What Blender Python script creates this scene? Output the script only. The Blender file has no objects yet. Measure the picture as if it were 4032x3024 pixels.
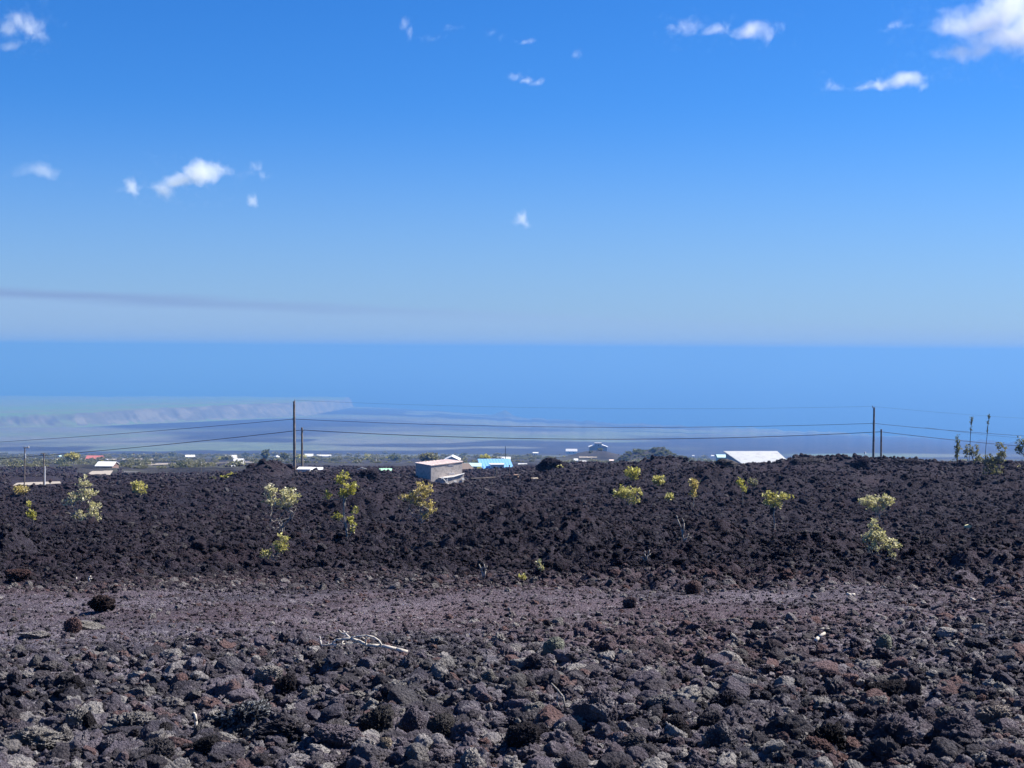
import bpy, bmesh, math, random
import numpy as np
from mathutils import Vector, Matrix

# ------------------------------------------------------------------ camera
FPX, WPX, HPX = 5824.0, 4032.0, 3024.0        # focal length and size of the photograph in its own pixels
CX, HZ = 2016.0, 1369.0                       # column of the optical axis, row of the sea horizon there
ROLL = 0.0062
CAMZ = 1.65
SEA = -518.0
scene = bpy.context.scene
COL = scene.collection
cam_d = bpy.data.cameras.new("camera")
cam = bpy.data.objects.new("camera", cam_d)
COL.objects.link(cam)
cam.location = (0, 0, CAMZ)
cam.rotation_euler = (Matrix.Rotation(math.radians(90), 3, 'X') @ Matrix.Rotation(ROLL, 3, 'Z')).to_euler()
cam_d.sensor_width = 36.0
cam_d.lens = 36.0 * FPX / WPX
cam_d.shift_y = -(HPX / 2 - HZ) / WPX
cam_d.clip_start = 0.05
cam_d.clip_end = 3.0e6
scene.camera = cam

# ------------------------------------------------------------------ sky, sun, exposure
SUN_AZ, SUN_EL = math.radians(70), math.radians(46)     # azimuth to the right of the view, elevation
world = bpy.data.worlds.new("World")
scene.world = world
world.use_nodes = True
wn, wl = world.node_tree.nodes, world.node_tree.links
wn.clear()
sky = wn.new('ShaderNodeTexSky')
sky.sky_type = 'NISHITA'
sky.sun_disc = False
sky.sun_elevation = SUN_EL
sky.sun_rotation = SUN_AZ
sky.altitude = 500
sky.air_density = 1.0
sky.dust_density = 0.4
sky.ozone_density = 6.0
hs = wn.new('ShaderNodeHueSaturation')
hs.inputs['Saturation'].default_value = 1.10
tint = wn.new('ShaderNodeMix'); tint.data_type = 'RGBA'; tint.blend_type = 'MULTIPLY'
tint.inputs['Factor'].default_value = 1.0
tint.inputs['B'].default_value = (0.54, 0.775, 1.15, 1)          # the deep, saturated blue of this sky
bg = wn.new('ShaderNodeBackground')
bg.inputs['Strength'].default_value = 0.060
wo = wn.new('ShaderNodeOutputWorld')
wl.new(sky.outputs['Color'], tint.inputs['A'])
wl.new(tint.outputs['Result'], hs.inputs['Color'])
# the volcanic haze layer that hangs over the sea all round the horizon, its top sloping a little with azimuth
tc = wn.new('ShaderNodeTexCoord')
sep = wn.new('ShaderNodeSeparateXYZ')
wl.new(tc.outputs['Generated'], sep.inputs[0])
def wmath(op, a, b=None, clamp=False):
    n = wn.new('ShaderNodeMath'); n.operation = op; n.use_clamp = clamp
    for i, v in enumerate((a, b)):
        if v is None: continue
        if isinstance(v, (int, float)): n.inputs[i].default_value = v
        else: wl.new(v, n.inputs[i])
    return n.outputs[0]
slope = wmath('MULTIPLY', sep.outputs['X'], -0.036)
top = wmath('ADD', slope, 0.0240)
nz = wn.new('ShaderNodeTexNoise'); nz.inputs['Scale'].default_value = 9.0; nz.inputs['Detail'].default_value = 4.0
mp = wn.new('ShaderNodeMapping'); mp.inputs['Scale'].default_value = (1, 1, 14)
wl.new(tc.outputs['Generated'], mp.inputs['Vector']); wl.new(mp.outputs[0], nz.inputs['Vector'])
wob = wmath('MULTIPLY', wmath('SUBTRACT', nz.outputs['Fac'], 0.5), 0.008)
under = wmath('SUBTRACT', wmath('ADD', top, wob), sep.outputs['Z'])          # >0 inside the layer
edge = wn.new('ShaderNodeMapRange'); edge.interpolation_type = 'SMOOTHSTEP'
edge.inputs['From Min'].default_value = -0.0030; edge.inputs['From Max'].default_value = 0.0045
wl.new(under, edge.inputs['Value'])
fade = wn.new('ShaderNodeMapRange'); fade.interpolation_type = 'SMOOTHSTEP'
fade.inputs['From Min'].default_value = 0.002; fade.inputs['From Max'].default_value = 0.020
fade.inputs['To Min'].default_value = 1.0; fade.inputs['To Max'].default_value = 0.75
wl.new(under, fade.inputs['Value'])
azw = wn.new('ShaderNodeMapRange'); azw.interpolation_type = 'SMOOTHSTEP'          # thickest over the land to the left, thinning seaward
for k_, v_ in zip(('From Min', 'From Max', 'To Min', 'To Max'), (-0.36, 0.30, 0.62, 0.50)): azw.inputs[k_].default_value = v_
wl.new(sep.outputs['X'], azw.inputs['Value'])
layer = wmath('MULTIPLY', wmath('MULTIPLY', edge.outputs[0], fade.outputs[0]), azw.outputs[0])
aer = wn.new('ShaderNodeMapRange'); aer.interpolation_type = 'SMOOTHSTEP'           # general paling of the sky towards the horizon
for k_, v_ in zip(('From Min', 'From Max', 'To Min', 'To Max'), (0.0, 0.17, 0.50, 0.0)): aer.inputs[k_].default_value = v_
wl.new(sep.outputs['Z'], aer.inputs['Value'])
mix0 = wn.new('ShaderNodeMix'); mix0.data_type = 'RGBA'
wl.new(aer.outputs[0], mix0.inputs['Factor']); wl.new(hs.outputs[0], mix0.inputs['A']); mix0.inputs['B'].default_value = (2.75, 3.95, 6.2, 1)
mixl = wn.new('ShaderNodeMix'); mixl.data_type = 'RGBA'
wl.new(layer, mixl.inputs['Factor']); wl.new(mix0.outputs['Result'], mixl.inputs['A'])
mixl.inputs['B'].default_value = (2.75, 4.2, 6.5, 1)
# its top edge, seen edge-on, is a thin dark streak over the land side
str1 = wn.new('ShaderNodeMapRange'); str1.interpolation_type = 'SMOOTHSTEP'
for k_, v_ in zip(('From Min', 'From Max', 'To Min', 'To Max'), (0.0015, 0.0085, 1.0, 0.0)): str1.inputs[k_].default_value = v_
wl.new(under, str1.inputs['Value'])
str2 = wn.new('ShaderNodeMapRange'); str2.interpolation_type = 'SMOOTHSTEP'
for k_, v_ in zip(('From Min', 'From Max', 'To Min', 'To Max'), (-0.36, 0.10, 0.85, 0.0)): str2.inputs[k_].default_value = v_
wl.new(sep.outputs['X'], str2.inputs['Value'])
mix2 = wn.new('ShaderNodeMix'); mix2.data_type = 'RGBA'
wl.new(wmath('MULTIPLY', wmath('MULTIPLY', edge.outputs[0], str1.outputs[0]), str2.outputs[0]), mix2.inputs['Factor'])
wl.new(mixl.outputs['Result'], mix2.inputs['A']); mix2.inputs['B'].default_value = (1.85, 2.75, 4.9, 1)
wl.new(mix2.outputs['Result'], bg.inputs['Color'])
wl.new(bg.outputs[0], wo.inputs['Surface'])

sun_d = bpy.data.lights.new("sun", 'SUN')
sun_d.energy = 5.0
sun_d.angle = math.radians(0.53)
sun_d.color = (1.0, 0.95, 0.87)
sun = bpy.data.objects.new("sun", sun_d)
COL.objects.link(sun)
sdir = Vector((math.sin(SUN_AZ) * math.cos(SUN_EL), math.cos(SUN_AZ) * math.cos(SUN_EL), math.sin(SUN_EL)))
sun.rotation_euler = sdir.to_track_quat('Z', 'Y').to_euler()

vs = scene.view_settings
vs.view_transform = 'Standard'
vs.look = 'None'
vs.exposure = 1.05
vs.gamma = 1.0
vs.use_curve_mapping = False
cyc = scene.cycles
cyc.use_denoising = True
cyc.denoiser = 'OPENIMAGEDENOISE'
cyc.denoising_input_passes = 'RGB_ALBEDO_NORMAL'
cyc.max_bounces = 10
cyc.diffuse_bounces = 3
cyc.volume_bounces = 8
cyc.transparent_max_bounces = 24
cyc.volume_step_rate = 1.0
cyc.volume_max_steps = 128

# ------------------------------------------------------------------ helpers: noise, pixels, objects
rng = np.random.default_rng(7)
random.seed(7)
def _h(ix, iy, s):
    n = (ix.astype(np.int64) * 374761393 + iy.astype(np.int64) * 668265263 + s * 1442695041) & 0xFFFFFFFF
    n = ((n ^ (n >> 13)) * 1274126177) & 0xFFFFFFFF
    n = ((n ^ (n >> 16)) * 2246822519) & 0xFFFFFFFF
    return ((n ^ (n >> 15)) & 0xFFFFFF).astype(np.float32) / 16777216.0
def vnoise(x, y, s=0):
    ix, iy = np.floor(x), np.floor(y)
    fx, fy = (x - ix).astype(np.float32), (y - iy).astype(np.float32)
    ux, uy = fx * fx * fx * (fx * (fx * 6 - 15) + 10), fy * fy * fy * (fy * (fy * 6 - 15) + 10)
    ix, iy = ix.astype(np.int64), iy.astype(np.int64)
    a, b, c, d = _h(ix, iy, s), _h(ix + 1, iy, s), _h(ix, iy + 1, s), _h(ix + 1, iy + 1, s)
    return (a * (1 - ux) + b * ux) * (1 - uy) + (c * (1 - ux) + d * ux) * uy
def fbm(x, y, s=0, o=4):
    t, a, n = 0, 0.5, 0
    for i in range(o):
        t = t + a * vnoise(x * 2.03 ** i + 17.3 * i, y * 2.03 ** i - 9.1 * i, s + i); n += a; a *= 0.5
    return t / n
def worley(x, y, s=0):
    ix, iy = np.floor(x), np.floor(y)
    best = np.full(np.shape(x), 9.0, np.float32)
    for dx in (-1, 0, 1):
        for dy in (-1, 0, 1):
            cx, cy = ix + dx, iy + dy
            jx = cx + _h(cx, cy, s) - x; jy = cy + _h(cx, cy, s + 91) - y
            best = np.minimum(best, jx * jx + jy * jy)
    return np.sqrt(best)
def noise3(p, s=0):
    i = np.floor(p); f = p - i; u = f * f * f * (f * (f * 6 - 15) + 10); i = i.astype(np.int64); r = 0
    for dz in (0, 1):
        for dy in (0, 1):
            for dx in (0, 1):
                h = _h(i[:, 0] + dx + (i[:, 2] + dz) * 57, i[:, 1] + dy + (i[:, 2] + dz) * 131, s)
                r = r + h * (u[:, 0] if dx else 1 - u[:, 0]) * (u[:, 1] if dy else 1 - u[:, 1]) * (u[:, 2] if dz else 1 - u[:, 2])
    return r
def sstep(a, b, v):
    t = np.clip((v - a) / (b - a), 0, 1); return t * t * (3 - 2 * t)
cr, sr = math.cos(ROLL), math.sin(ROLL)
def uv_of(px, py):
    du, dv = px - CX, py - HZ
    return (du * cr + dv * sr) / FPX, (-du * sr + dv * cr) / FPX          # right, down per metre of depth
def px_of(u, v):
    return CX + FPX * (u * cr - v * sr), HZ + FPX * (u * sr + v * cr)
def at(px, py, Y):
    u, v = uv_of(px, py); return Vector((u * Y, Y, CAMZ - v * Y))
def link(o, parent=None):
    COL.objects.link(o)
    if parent is not None: o.parent = parent
    return o
def tag(o, label=None, cat=None, group=None, kind=None):
    if label: o["label"] = label
    if cat: o["category"] = cat
    if group: o["group"] = group
    if kind: o["kind"] = kind
    return o
def empty(name, loc, rz=0.0):
    o = bpy.data.objects.new(name, None); o.empty_display_size = 0.2
    o.location = loc; o.rotation_euler = (0, 0, rz); COL.objects.link(o); return o
def mesh_np(name, verts, faces, smooth=False):
    me = bpy.data.meshes.new(name)
    verts = np.asarray(verts, np.float32); faces = np.asarray(faces, np.int32)
    k = faces.shape[1]
    me.vertices.add(len(verts)); me.vertices.foreach_set("co", verts.ravel())
    me.loops.add(faces.size); me.loops.foreach_set("vertex_index", faces.ravel())
    me.polygons.add(len(faces))
    me.polygons.foreach_set("loop_start", np.arange(0, faces.size, k, dtype=np.int32))
    try: me.polygons.foreach_set("loop_total", np.full(len(faces), k, np.int32))
    except Exception: pass
    me.update(calc_edges=True)
    if smooth: me.polygons.foreach_set("use_smooth", np.ones(len(faces), bool))
    me.validate(clean_customdata=False)
    return me
class NT:
    """small node-tree writer"""
    def __init__(self, name):
        self.m = bpy.data.materials.new(name); self.m.use_nodes = True
        self.t = self.m.node_tree; self.n = self.t.nodes; self.l = self.t.links; self.n.clear()
        self.out = self.n.new('ShaderNodeOutputMaterial')
    def new(self, typ, **kw):
        n = self.n.new(typ)
        for k, v in kw.items(): setattr(n, k, v)
        return n
    def set(self, sock, v):
        if isinstance(v, bpy.types.NodeSocket): self.l.new(v, sock)
        elif isinstance(v, (tuple, list)) and len(v) == 3 and sock.type == 'RGBA': sock.default_value = (*v, 1)
        else: sock.default_value = v
    def math(self, op, a, b=0.0, c=None, clamp=False):
        n = self.new('ShaderNodeMath', operation=op, use_clamp=clamp)
        self.set(n.inputs[0], a); self.set(n.inputs[1], b)
        if c is not None: self.set(n.inputs[2], c)
        return n.outputs[0]
    def mix(self, f, a, b, mode='MIX'):
        n = self.new('ShaderNodeMix', data_type='RGBA', blend_type=mode)
        self.set(n.inputs['Factor'], f); self.set(n.inputs['A'], a); self.set(n.inputs['B'], b)
        return n.outputs['Result']
    def rng(self, v, a, b, c=0.0, d=1.0):
        n = self.new('ShaderNodeMapRange', interpolation_type='SMOOTHSTEP')
        for k, x in zip(('Value', 'From Min', 'From Max', 'To Min', 'To Max'), (v, a, b, c, d)): self.set(n.inputs[k], x)
        return n.outputs[0]
    def noise(self, vec, scale, detail=4.0, rough=0.6, dist=0.0):
        n = self.new('ShaderNodeTexNoise')
        if vec is not None: self.l.new(vec, n.inputs['Vector'])
        n.inputs['Scale'].default_value = scale; n.inputs['Detail'].default_value = detail
        n.inputs['Roughness'].default_value = rough; n.inputs['Distortion'].default_value = dist
        return n.outputs['Fac']
    def voro(self, vec, scale, feat='F1', out='Distance'):
        n = self.new('ShaderNodeTexVoronoi', feature=feat)
        if vec is not None: self.l.new(vec, n.inputs['Vector'])
        n.inputs['Scale'].default_value = scale
        return n.outputs[out]
    def bump(self, h, strength, dist, normal=None):
        n = self.new('ShaderNodeBump'); n.inputs['Strength'].default_value = strength; n.inputs['Distance'].default_value = dist
        self.l.new(h, n.inputs['Height'])
        if normal is not None: self.l.new(normal, n.inputs['Normal'])
        return n.outputs[0]
    def pos(self): return self.new('ShaderNodeNewGeometry').outputs['Position']
    def obj(self): return self.new('ShaderNodeTexCoord').outputs['Object']
    def attr(self, name): return self.new('ShaderNodeAttribute', attribute_name=name).outputs['Fac']
    def rand(self): return self.new('ShaderNodeObjectInfo').outputs['Random']
    def principled(self, color, rough=0.9, metal=0.0, normal=None, spec=0.3):
        b = self.new('ShaderNodeBsdfPrincipled')
        self.set(b.inputs['Base Color'], color); self.set(b.inputs['Roughness'], rough)
        b.inputs['Metallic'].default_value = metal; b.inputs['Specular IOR Level'].default_value = spec
        if normal is not None: self.l.new(normal, b.inputs['Normal'])
        self.l.new(b.outputs[0], self.out.inputs['Surface']); return b

# ------------------------------------------------------------------ terrain
PT = np.array([-2500, 0, 300, 700, 1000, 1300, 1600, 1750, 1900, 2100, 2300, 2600, 3000, 3200, 3500, 3800, 4032, 6500], float)
ridge = np.array([1938, 1938, 1924, 1904, 1876, 1878, 1892, 1918, 1900, 1874, 1850, 1836, 1850, 1824, 1830, 1838, 1830, 1830], float)
def lat(a, b): return np.interp(PT, [0, 4032], [a, b])
Lf = np.interp(PT, [700, 1300], [1, 0]); Rt = np.interp(PT, [2050, 2300], [0, 1]); Md = 1 - Lf - Rt
tank = np.interp(PT, [1600, 1700, 2000, 2100], [0, 1, 1, 0])
rt70 = lat(2006, 1966)
rows = [
    (2.0, np.full(18, HZ + FPX * 1.66 / 2.0)), (4.0, np.full(18, HZ + FPX * 1.65 / 4.0)),
    (6.0, np.full(18, 2978.0)), (8.0, np.full(18, 2650.0)), (10.0, np.full(18, 2490.0)), (13.0, lat(2345, 2338)),
    (20.0, lat(2242, 2226)), (30.0, lat(2166, 2148)), (46.0, lat(2086, 2060)), (70.0, rt70),
    (100.0, ridge + 0.36 * (rt70 - ridge)), (130.0, ridge),
    (150.0, ridge + Lf * -4 + Md * 6 + Rt * 16),
    (170.0, Lf * 1908 + Md * (1876 + 37 * tank) + Rt * 1854),
    (250.0, Lf * 1884 + Md * (1868 + 14 * tank) + Rt * 1849),
    (330.0, Lf * 1866 + Md * (1858 + 3 * tank) + Rt * 1847),
    (450.0, Lf * 1848 + Md * 1845 + Rt * 1842), (700.0, Lf * 1829 + Md * 1828 + Rt * 1834),
    (1200.0, Lf * 1809 + Md * 1808 + Rt * np.interp(PT, [2300, 2700], [1810, 1823])),
    (2000.0, Lf * 1794 + Md * 1793 + Rt * np.interp(PT, [2300, 2900], [1793, 1812])),
    (3000.0, Lf * 1784 + Md * 1783 + Rt * np.interp(PT, [2300, 3000], [1783, 1804]))]
RT = np.log(np.array([r for r, _ in rows])); RV = np.array([v for _, v in rows])
coast_p = [-2500, 1390, 1500, 1700, 1990, 2300, 2700, 3000, 3440, 3740, 4032, 6500]
coast_r = [1603, 1603, 1607, 1618, 1642, 1660, 1678, 1689, 1717, 1734, 1742, 1770]
kb_p, kb_r = [-2500, 0, 300, 600, 900, 1200, 1392], [1690, 1683, 1682, 1668, 1656, 1641, 1603]
kt_p, kt_r = [-2500, 0, 300, 640, 900, 1200, 1392], [1650, 1641, 1632, 1609, 1597, 1584, 1575]
BUMPS = [  # column, row of foot, depth, half width m, half depth m, height m
    (1075, 1885, 118, 2.1, 3.0, 1.25), (1010, 1890, 112, 1.2, 2.0, 0.35),
    (2355, 1800, 1075, 26, 30, 8.0), (2475, 1815, 890, 8, 14, 6.2), (2510, 1815, 905, 4, 12, 2.8), (2565, 1815, 900, 10, 16, 7.2), (2605, 1815, 898, 4, 10, 2.4), (2660, 1815, 895, 12, 18, 4.6),
    (2010, 2120, 36, 1.2, .9, 0.50), (1850, 2150, 30, 0.7, 0.7, 0.20), (3650, 1930, 78, 2.2, 2.2, 0.80), (3100, 2020, 52, 1.6, 1.3, 0.5),
    (2700, 2170, 26, 1.2, 0.8, 0.18), (1400, 1880, 108, 0.9, 1.6, 0.45), (1580, 1885, 112, 1.3, 2.0, 0.30), (350, 1830, 420, 9, 12, 1.2)]
_r = np.random.default_rng(11)
for _i in range(30):                       # lumps of clinker along the ridge
    _p = _r.uniform(2150, 4150)
    if 2800 < _p < 3150: continue
    BUMPS.append((_p, 1840, _r.uniform(112, 136), _r.uniform(.7, 2.2), _r.uniform(.8, 2.2), _r.uniform(.15, .50)))
for _i in range(34):                       # heaps and hollows in the field
    _Y = math.exp(_r.uniform(math.log(19), math.log(105))); _p = _r.uniform(0, 4032)
    if (_Y > 65 and _p < 1000) or (_Y > 55 and 1550 < _p < 2080): continue
    BUMPS.append((_p, 2000, _Y, _r.uniform(.016, .034) * _Y, _r.uniform(.018, .03) * _Y, _r.uniform(-.012, .021) * _Y))
def interp2(px, lr):
    i = np.clip(np.searchsorted(RT, lr) - 1, 0, len(RT) - 2); j = np.clip(np.searchsorted(PT, px) - 1, 0, len(PT) - 2)
    a = np.clip((lr - RT[i]) / (RT[i + 1] - RT[i]), 0, 1); b = np.clip((px - PT[j]) / (PT[j + 1] - PT[j]), 0, 1)
    b = b * b * (3 - 2 * b)
    return (RV[i, j] * (1 - b) + RV[i, j + 1] * b) * (1 - a) + (RV[i + 1, j] * (1 - b) + RV[i + 1, j + 1] * b) * a
def vdown(px, row): return ((row - HZ) * cr - (px - CX) * sr) / FPX
def macro(x, y):
    x = np.asarray(x, float); y = np.asarray(y, float)
    r = np.hypot(x, y); Y = np.maximum(y, r * 0.35)
    px = np.clip(CX + FPX * x / np.maximum(Y, 1e-6), -2500, 6500)
    row = interp2(px, np.log(np.clip(Y, 2.0, 3000.0)))
    z = CAMZ - vdown(px, row) * Y
    far = Y > 3000
    if far.any():
        p, yy = px[far], Y[far]
        z3 = CAMZ - vdown(p, interp2(p, np.full(p.shape, math.log(3000.0)))) * 3000
        Dc = (CAMZ - SEA) / vdown(p, np.interp(p, coast_p, coast_r))
        Dc = Dc + (fbm(p / 40.0, p * 0, 71, 4) - 0.5) * 500 * sstep(1385, 1460, p)
        s = (SEA + 4 - z3) / (Dc - 3000)
        zp = np.where(yy < Dc, z3 + s * (yy - 3000), SEA - np.minimum((yy - Dc) * 0.4, 12))
        vb, vt = vdown(p, np.interp(p, kb_p, kb_r)), vdown(p, np.interp(p, kt_p, kt_r))
        Yk = (CAMZ - z3 + 3000 * s) / (vb + s)
        xx = x[far]
        gul = 1 - np.abs(2 * fbm(xx / 60.0 + yy / 110, yy / 700.0, 33, 3) - 1); gul2 = fbm(xx / 520.0, yy / 2500.0, 35, 3)
        zt = CAMZ - vt * Yk
        Df = (CAMZ - SEA) / vdown(p, 1562.0 + p * 0.003)
        Df = Df + (fbm(p / 60.0, p * 0 + 3, 73, 3) - 0.5) * 400
        zpl = zt + (SEA + 8 - zt) * np.clip((yy - Yk) / (Df - Yk), 0, 1)
        zpl = np.where(yy < Df, zpl + (fbm(xx / 700, yy / 700, 44, 3) - 0.5) * 8, SEA - np.minimum((yy - Df) * 0.4, 12))
        Ykk = Yk + (gul2 - 0.5) * 140
        wk = np.maximum((zt - (CAMZ - vb * Yk)), 10) * 7.0
        m = sstep(0, 1, (yy - Ykk) / wk) * sstep(1402, 1362, p)
        zcl = zp * (1 - m) + zpl * m - (1 - gul) * 40 * m * (1 - m) * 2
        zz = np.where(yy > Df, np.where(p < 1392, zpl, zp), zcl)
        for (bp, br, bh, bw) in ((1990, 1645, 42, 75), (1960, 1645, 16, 90), (2030, 1648, 14, 90)):
            Yb = (CAMZ - SEA) / vdown(bp, br); ub = (bp - CX) / FPX
            dd = np.hypot((xx - ub * Yb) / bw, (yy - Yb + 250) / 300)
            zz = zz + bh * np.clip(1 - dd, 0, 1) * (yy < Dc + 200)
        z[far] = zz
        macro.mask = np.zeros(z.shape, np.float32); macro.mask[far] = np.where(p < 1392, (yy > Ykk - 40).astype(np.float32), 0)
    for (bp, br, bY, bw, bd, bh) in BUMPS:
        u, v = uv_of(bp, br)
        z = z + bh * np.exp(-(((x - u * bY) / bw) ** 2 + ((y - bY) / bd) ** 2))
    w = sstep(0.42, 0.72, y / np.maximum(r, 1e-6))
    return z * w + (1 - w) * (0.0 - 0.004 * np.minimum(r, 600))
def dome(d): return 1 - np.minimum((d / 0.72) ** 2, 1.4)
def detail(x, y):
    r = np.hypot(x, y); px = CX + FPX * x / np.maximum(y, 1e-6)
    sp = r * 0.00135
    edge = 13.5 + 2.5 * (fbm(x / 3.0, y / 3.0, 5, 3) - 0.5) + np.interp(px, [0, 1500, 2300], [3.0, 3.5, 0.0])
    wl = sstep(edge, edge + 3.0, r) * (1 - sstep(140, 230, r))
    wn = (1 - sstep(edge, edge + 3.0, r))
    wm = sstep(140, 230, r)
    flat = wn * np.maximum(sstep(8.2, 10.5, r) * sstep(2500, 1500, px), sstep(10.2, 11.5, r) * sstep(3900, 2900, px))                # the raked cinder patch
    def lod(lam): return np.clip((lam / sp - 2.2) / 2.5, 0, 1)
    wx, wy = x + 0.35 * (fbm(x / .9, y / .9, 51, 2) - .5), y + 0.35 * (fbm(x / .9 + 40, y / .9, 52, 2) - .5)
    h = wl * (1.15 * (fbm(x / 13, y / 13, 1, 3) - 0.5) + 0.20 * dome(worley(wx / 3.2, wy / 3.2, 2)) * lod(3.2)
              + 0.13 * dome(worley(wx / 1.25, wy / 1.25, 3)) * lod(1.25) + 0.19 * dome(worley(wx / .48, wy / .48, 4)) * lod(.48)
              + 0.09 * dome(worley(wx / .19, wy / .19, 6)) * lod(.19) - 0.36)
    h = h + wl * sstep(45, 95, r) * 0.55 * (dome(worley(wx / 7.0, wy / 5.0, 18)) - .3) * (fbm(x / 22, y / 22, 19, 2) * 2 - .2)
    k = 1 - 0.55 * np.maximum(flat, .75 * wn * sstep(9.0, 10.5, r))
    h = h + wn * (0.16 * (fbm(x / 1.7, y / 1.7, 8, 3) - 0.5) + k * (0.045 * dome(worley(wx / .33, wy / .33, 9)) * lod(.33)
              + 0.024 * dome(worley(wx / .12, wy / .12, 10)) * lod(.12) + 0.010 * dome(worley(x / .048, y / .048, 12)) * lod(.048)) - 0.03)
    h = h + wm * (1 - sstep(2500, 3500, r)) * (2.0 * (fbm(x / 45, y / 45, 14, 4) - 0.5) * sstep(150, 500, r) + 0.8 * dome(worley(x / 5, y / 5, 15)) * lod(5) * (1 - sstep(350, 900, r)) + 0.35 * dome(worley(x / 1.7, y / 1.7, 16)) * lod(1.7) )
    return h
ROADS_MASK = [(-98.0, 350.0, 12.0, 130.0), (-52.0, 155.0, 9.0, 28.0), (-8.0, 150.0, 5.0, 16.0), (-1.2, 128.0, 3.5, 14.0), (-66.0, 290.0, 34.0, 60.0)]      # levelled ground under the near roads
def height(x, y):
    x = np.asarray(x, float); y = np.asarray(y, float)
    h = detail(x, y)
    for (cx0, cy0, rx, ry) in ROADS_MASK:
        h = h * (1 - np.exp(-(((x - cx0) / rx) ** 2 + ((y - cy0) / ry) ** 2) ** 2))
    return macro(x, y) + h
def ground(px, row, rmin=3.0, rmax=15000.0, fine=True):
    """first point of the ground seen at that pixel"""
    u, v = uv_of(px, row)
    Y = np.exp(np.linspace(math.log(rmin), math.log(rmax), 2600))
    zt = (height if fine else macro)(u * Y, Y)
    below = (CAMZ - v * Y) <= zt
    k = int(np.argmax(below)) if below.any() else len(Y) - 1
    return Vector((u * Y[k], Y[k], float(zt[k])))
def drop(x, y): return float(height(np.array([x]), np.array([y]))[0])

def far_cover(x, y):
    """how much pale scrub and dry grass stands on the far lava plain, 0 to 1"""
    r = np.hypot(x, y); px = CX + FPX * x / np.maximum(y, 1e-6)
    z = macro(x, y)
    row = HZ + FPX * ((x / np.maximum(y, 1)) * sr + (CAMZ - z) / np.maximum(y, 1) * cr)
    n = fbm(x / 900, y / 1500, 21, 5)
    c = (n - 0.52) * 2.6
    wpx = px + (fbm(x / 500, y / 900, 23, 3) - .5) * 260; wrow = row + (fbm(x / 260, y / 900, 25, 4) - .5) * 16
    for (p0, r0, hp, hr, a) in ((250, 1712, 420, 22, .75), (1250, 1766, 480, 9, .9), (1580, 1735, 330, 12, .8), (1620, 1627, 130, 7, .8),
                                (1900, 1765, 270, 4, .9), (1800, 1716, 560, 16, .45), (3500, 1797, 420, 7, .8), (620, 1750, 420, 6, .7), (3000, 1700, 600, 10, .35),
                                (150, 1766, 210, 8, -.9), (900, 1668, 520, 11, -.9), (1160, 1738, 190, 7, -.8), (1000, 1784, 800, 6, -.9), (2200, 1752, 560, 9, -.8),
                                (1500, 1620, 260, 8, -.7), (3600, 1750, 700, 26, -.7), (2500, 1785, 400, 8, -.5)):
        c = c + a * np.exp(-((wpx - p0) / hp) ** 4 - ((wrow - r0) / hr) ** 4) * 1.3
    return sstep(0.15, 0.9, np.clip(0.5 + c, 0, 1)), px, row

def build_ground():
    dense = np.linspace(-28, 28, 780); co = np.concatenate([np.linspace(29, 60, 14), np.linspace(70, 175, 16)])
    ang = np.radians(np.concatenate([-co[::-1], dense, co]))
    rr = np.exp(np.concatenate([np.linspace(math.log(2.2), math.log(150), 800, endpoint=False), np.linspace(math.log(150), math.log(4600), 290, endpoint=False),
                                np.linspace(math.log(4600), math.log(17500), 270)]))
    A, R = np.meshgrid(ang, rr)
    x, y = (np.sin(A) * R).ravel(), (np.cos(A) * R).ravel()
    z = height(x, y)
    n, m = len(rr), len(ang)
    v = np.column_stack([x, y, z])
    i = np.arange(n * m).reshape(n, m)
    f = np.stack([i[:-1, :-1], i[:-1, 1:], i[1:, 1:], i[1:, :-1]], -1).reshape(-1, 4)
    # close the ring behind the camera and the disc under it
    f2 = np.stack([i[:-1, -1], i[:-1, 0], i[1:, 0], i[1:, -1]], -1)
    v = np.vstack([v, [[0, 0, 0.0]]]); c = n * m
    f = np.vstack([f, f2])
    rim = np.append(i[0], i[0, 0])
    f3 = np.stack([np.full(m, c), rim[:-1], rim[1:], rim[1:]], -1)
    me = mesh_np("ground", v, f[:, ::-1], smooth=True)
    bm_tri = [(int(c), int(a), int(b)) for a, b in zip(rim[1:], rim[:-1])]
    del f3, bm_tri
    cov = np.zeros(len(v), np.float32); R1 = np.hypot(v[:, 0], v[:, 1])
    k = R1 > 1200
    cc, px, row = far_cover(v[k, 0], v[k, 1]); cov[k] = cc
    me.attributes.new("cover", 'FLOAT', 'POINT').data.foreach_set("value", cov)
    plat = np.zeros(len(v), np.float32)
    plat[k] = macro.mask
    me.attributes.new("plateau", 'FLOAT', 'POINT').data.foreach_set("value", plat)
    return me

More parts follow.
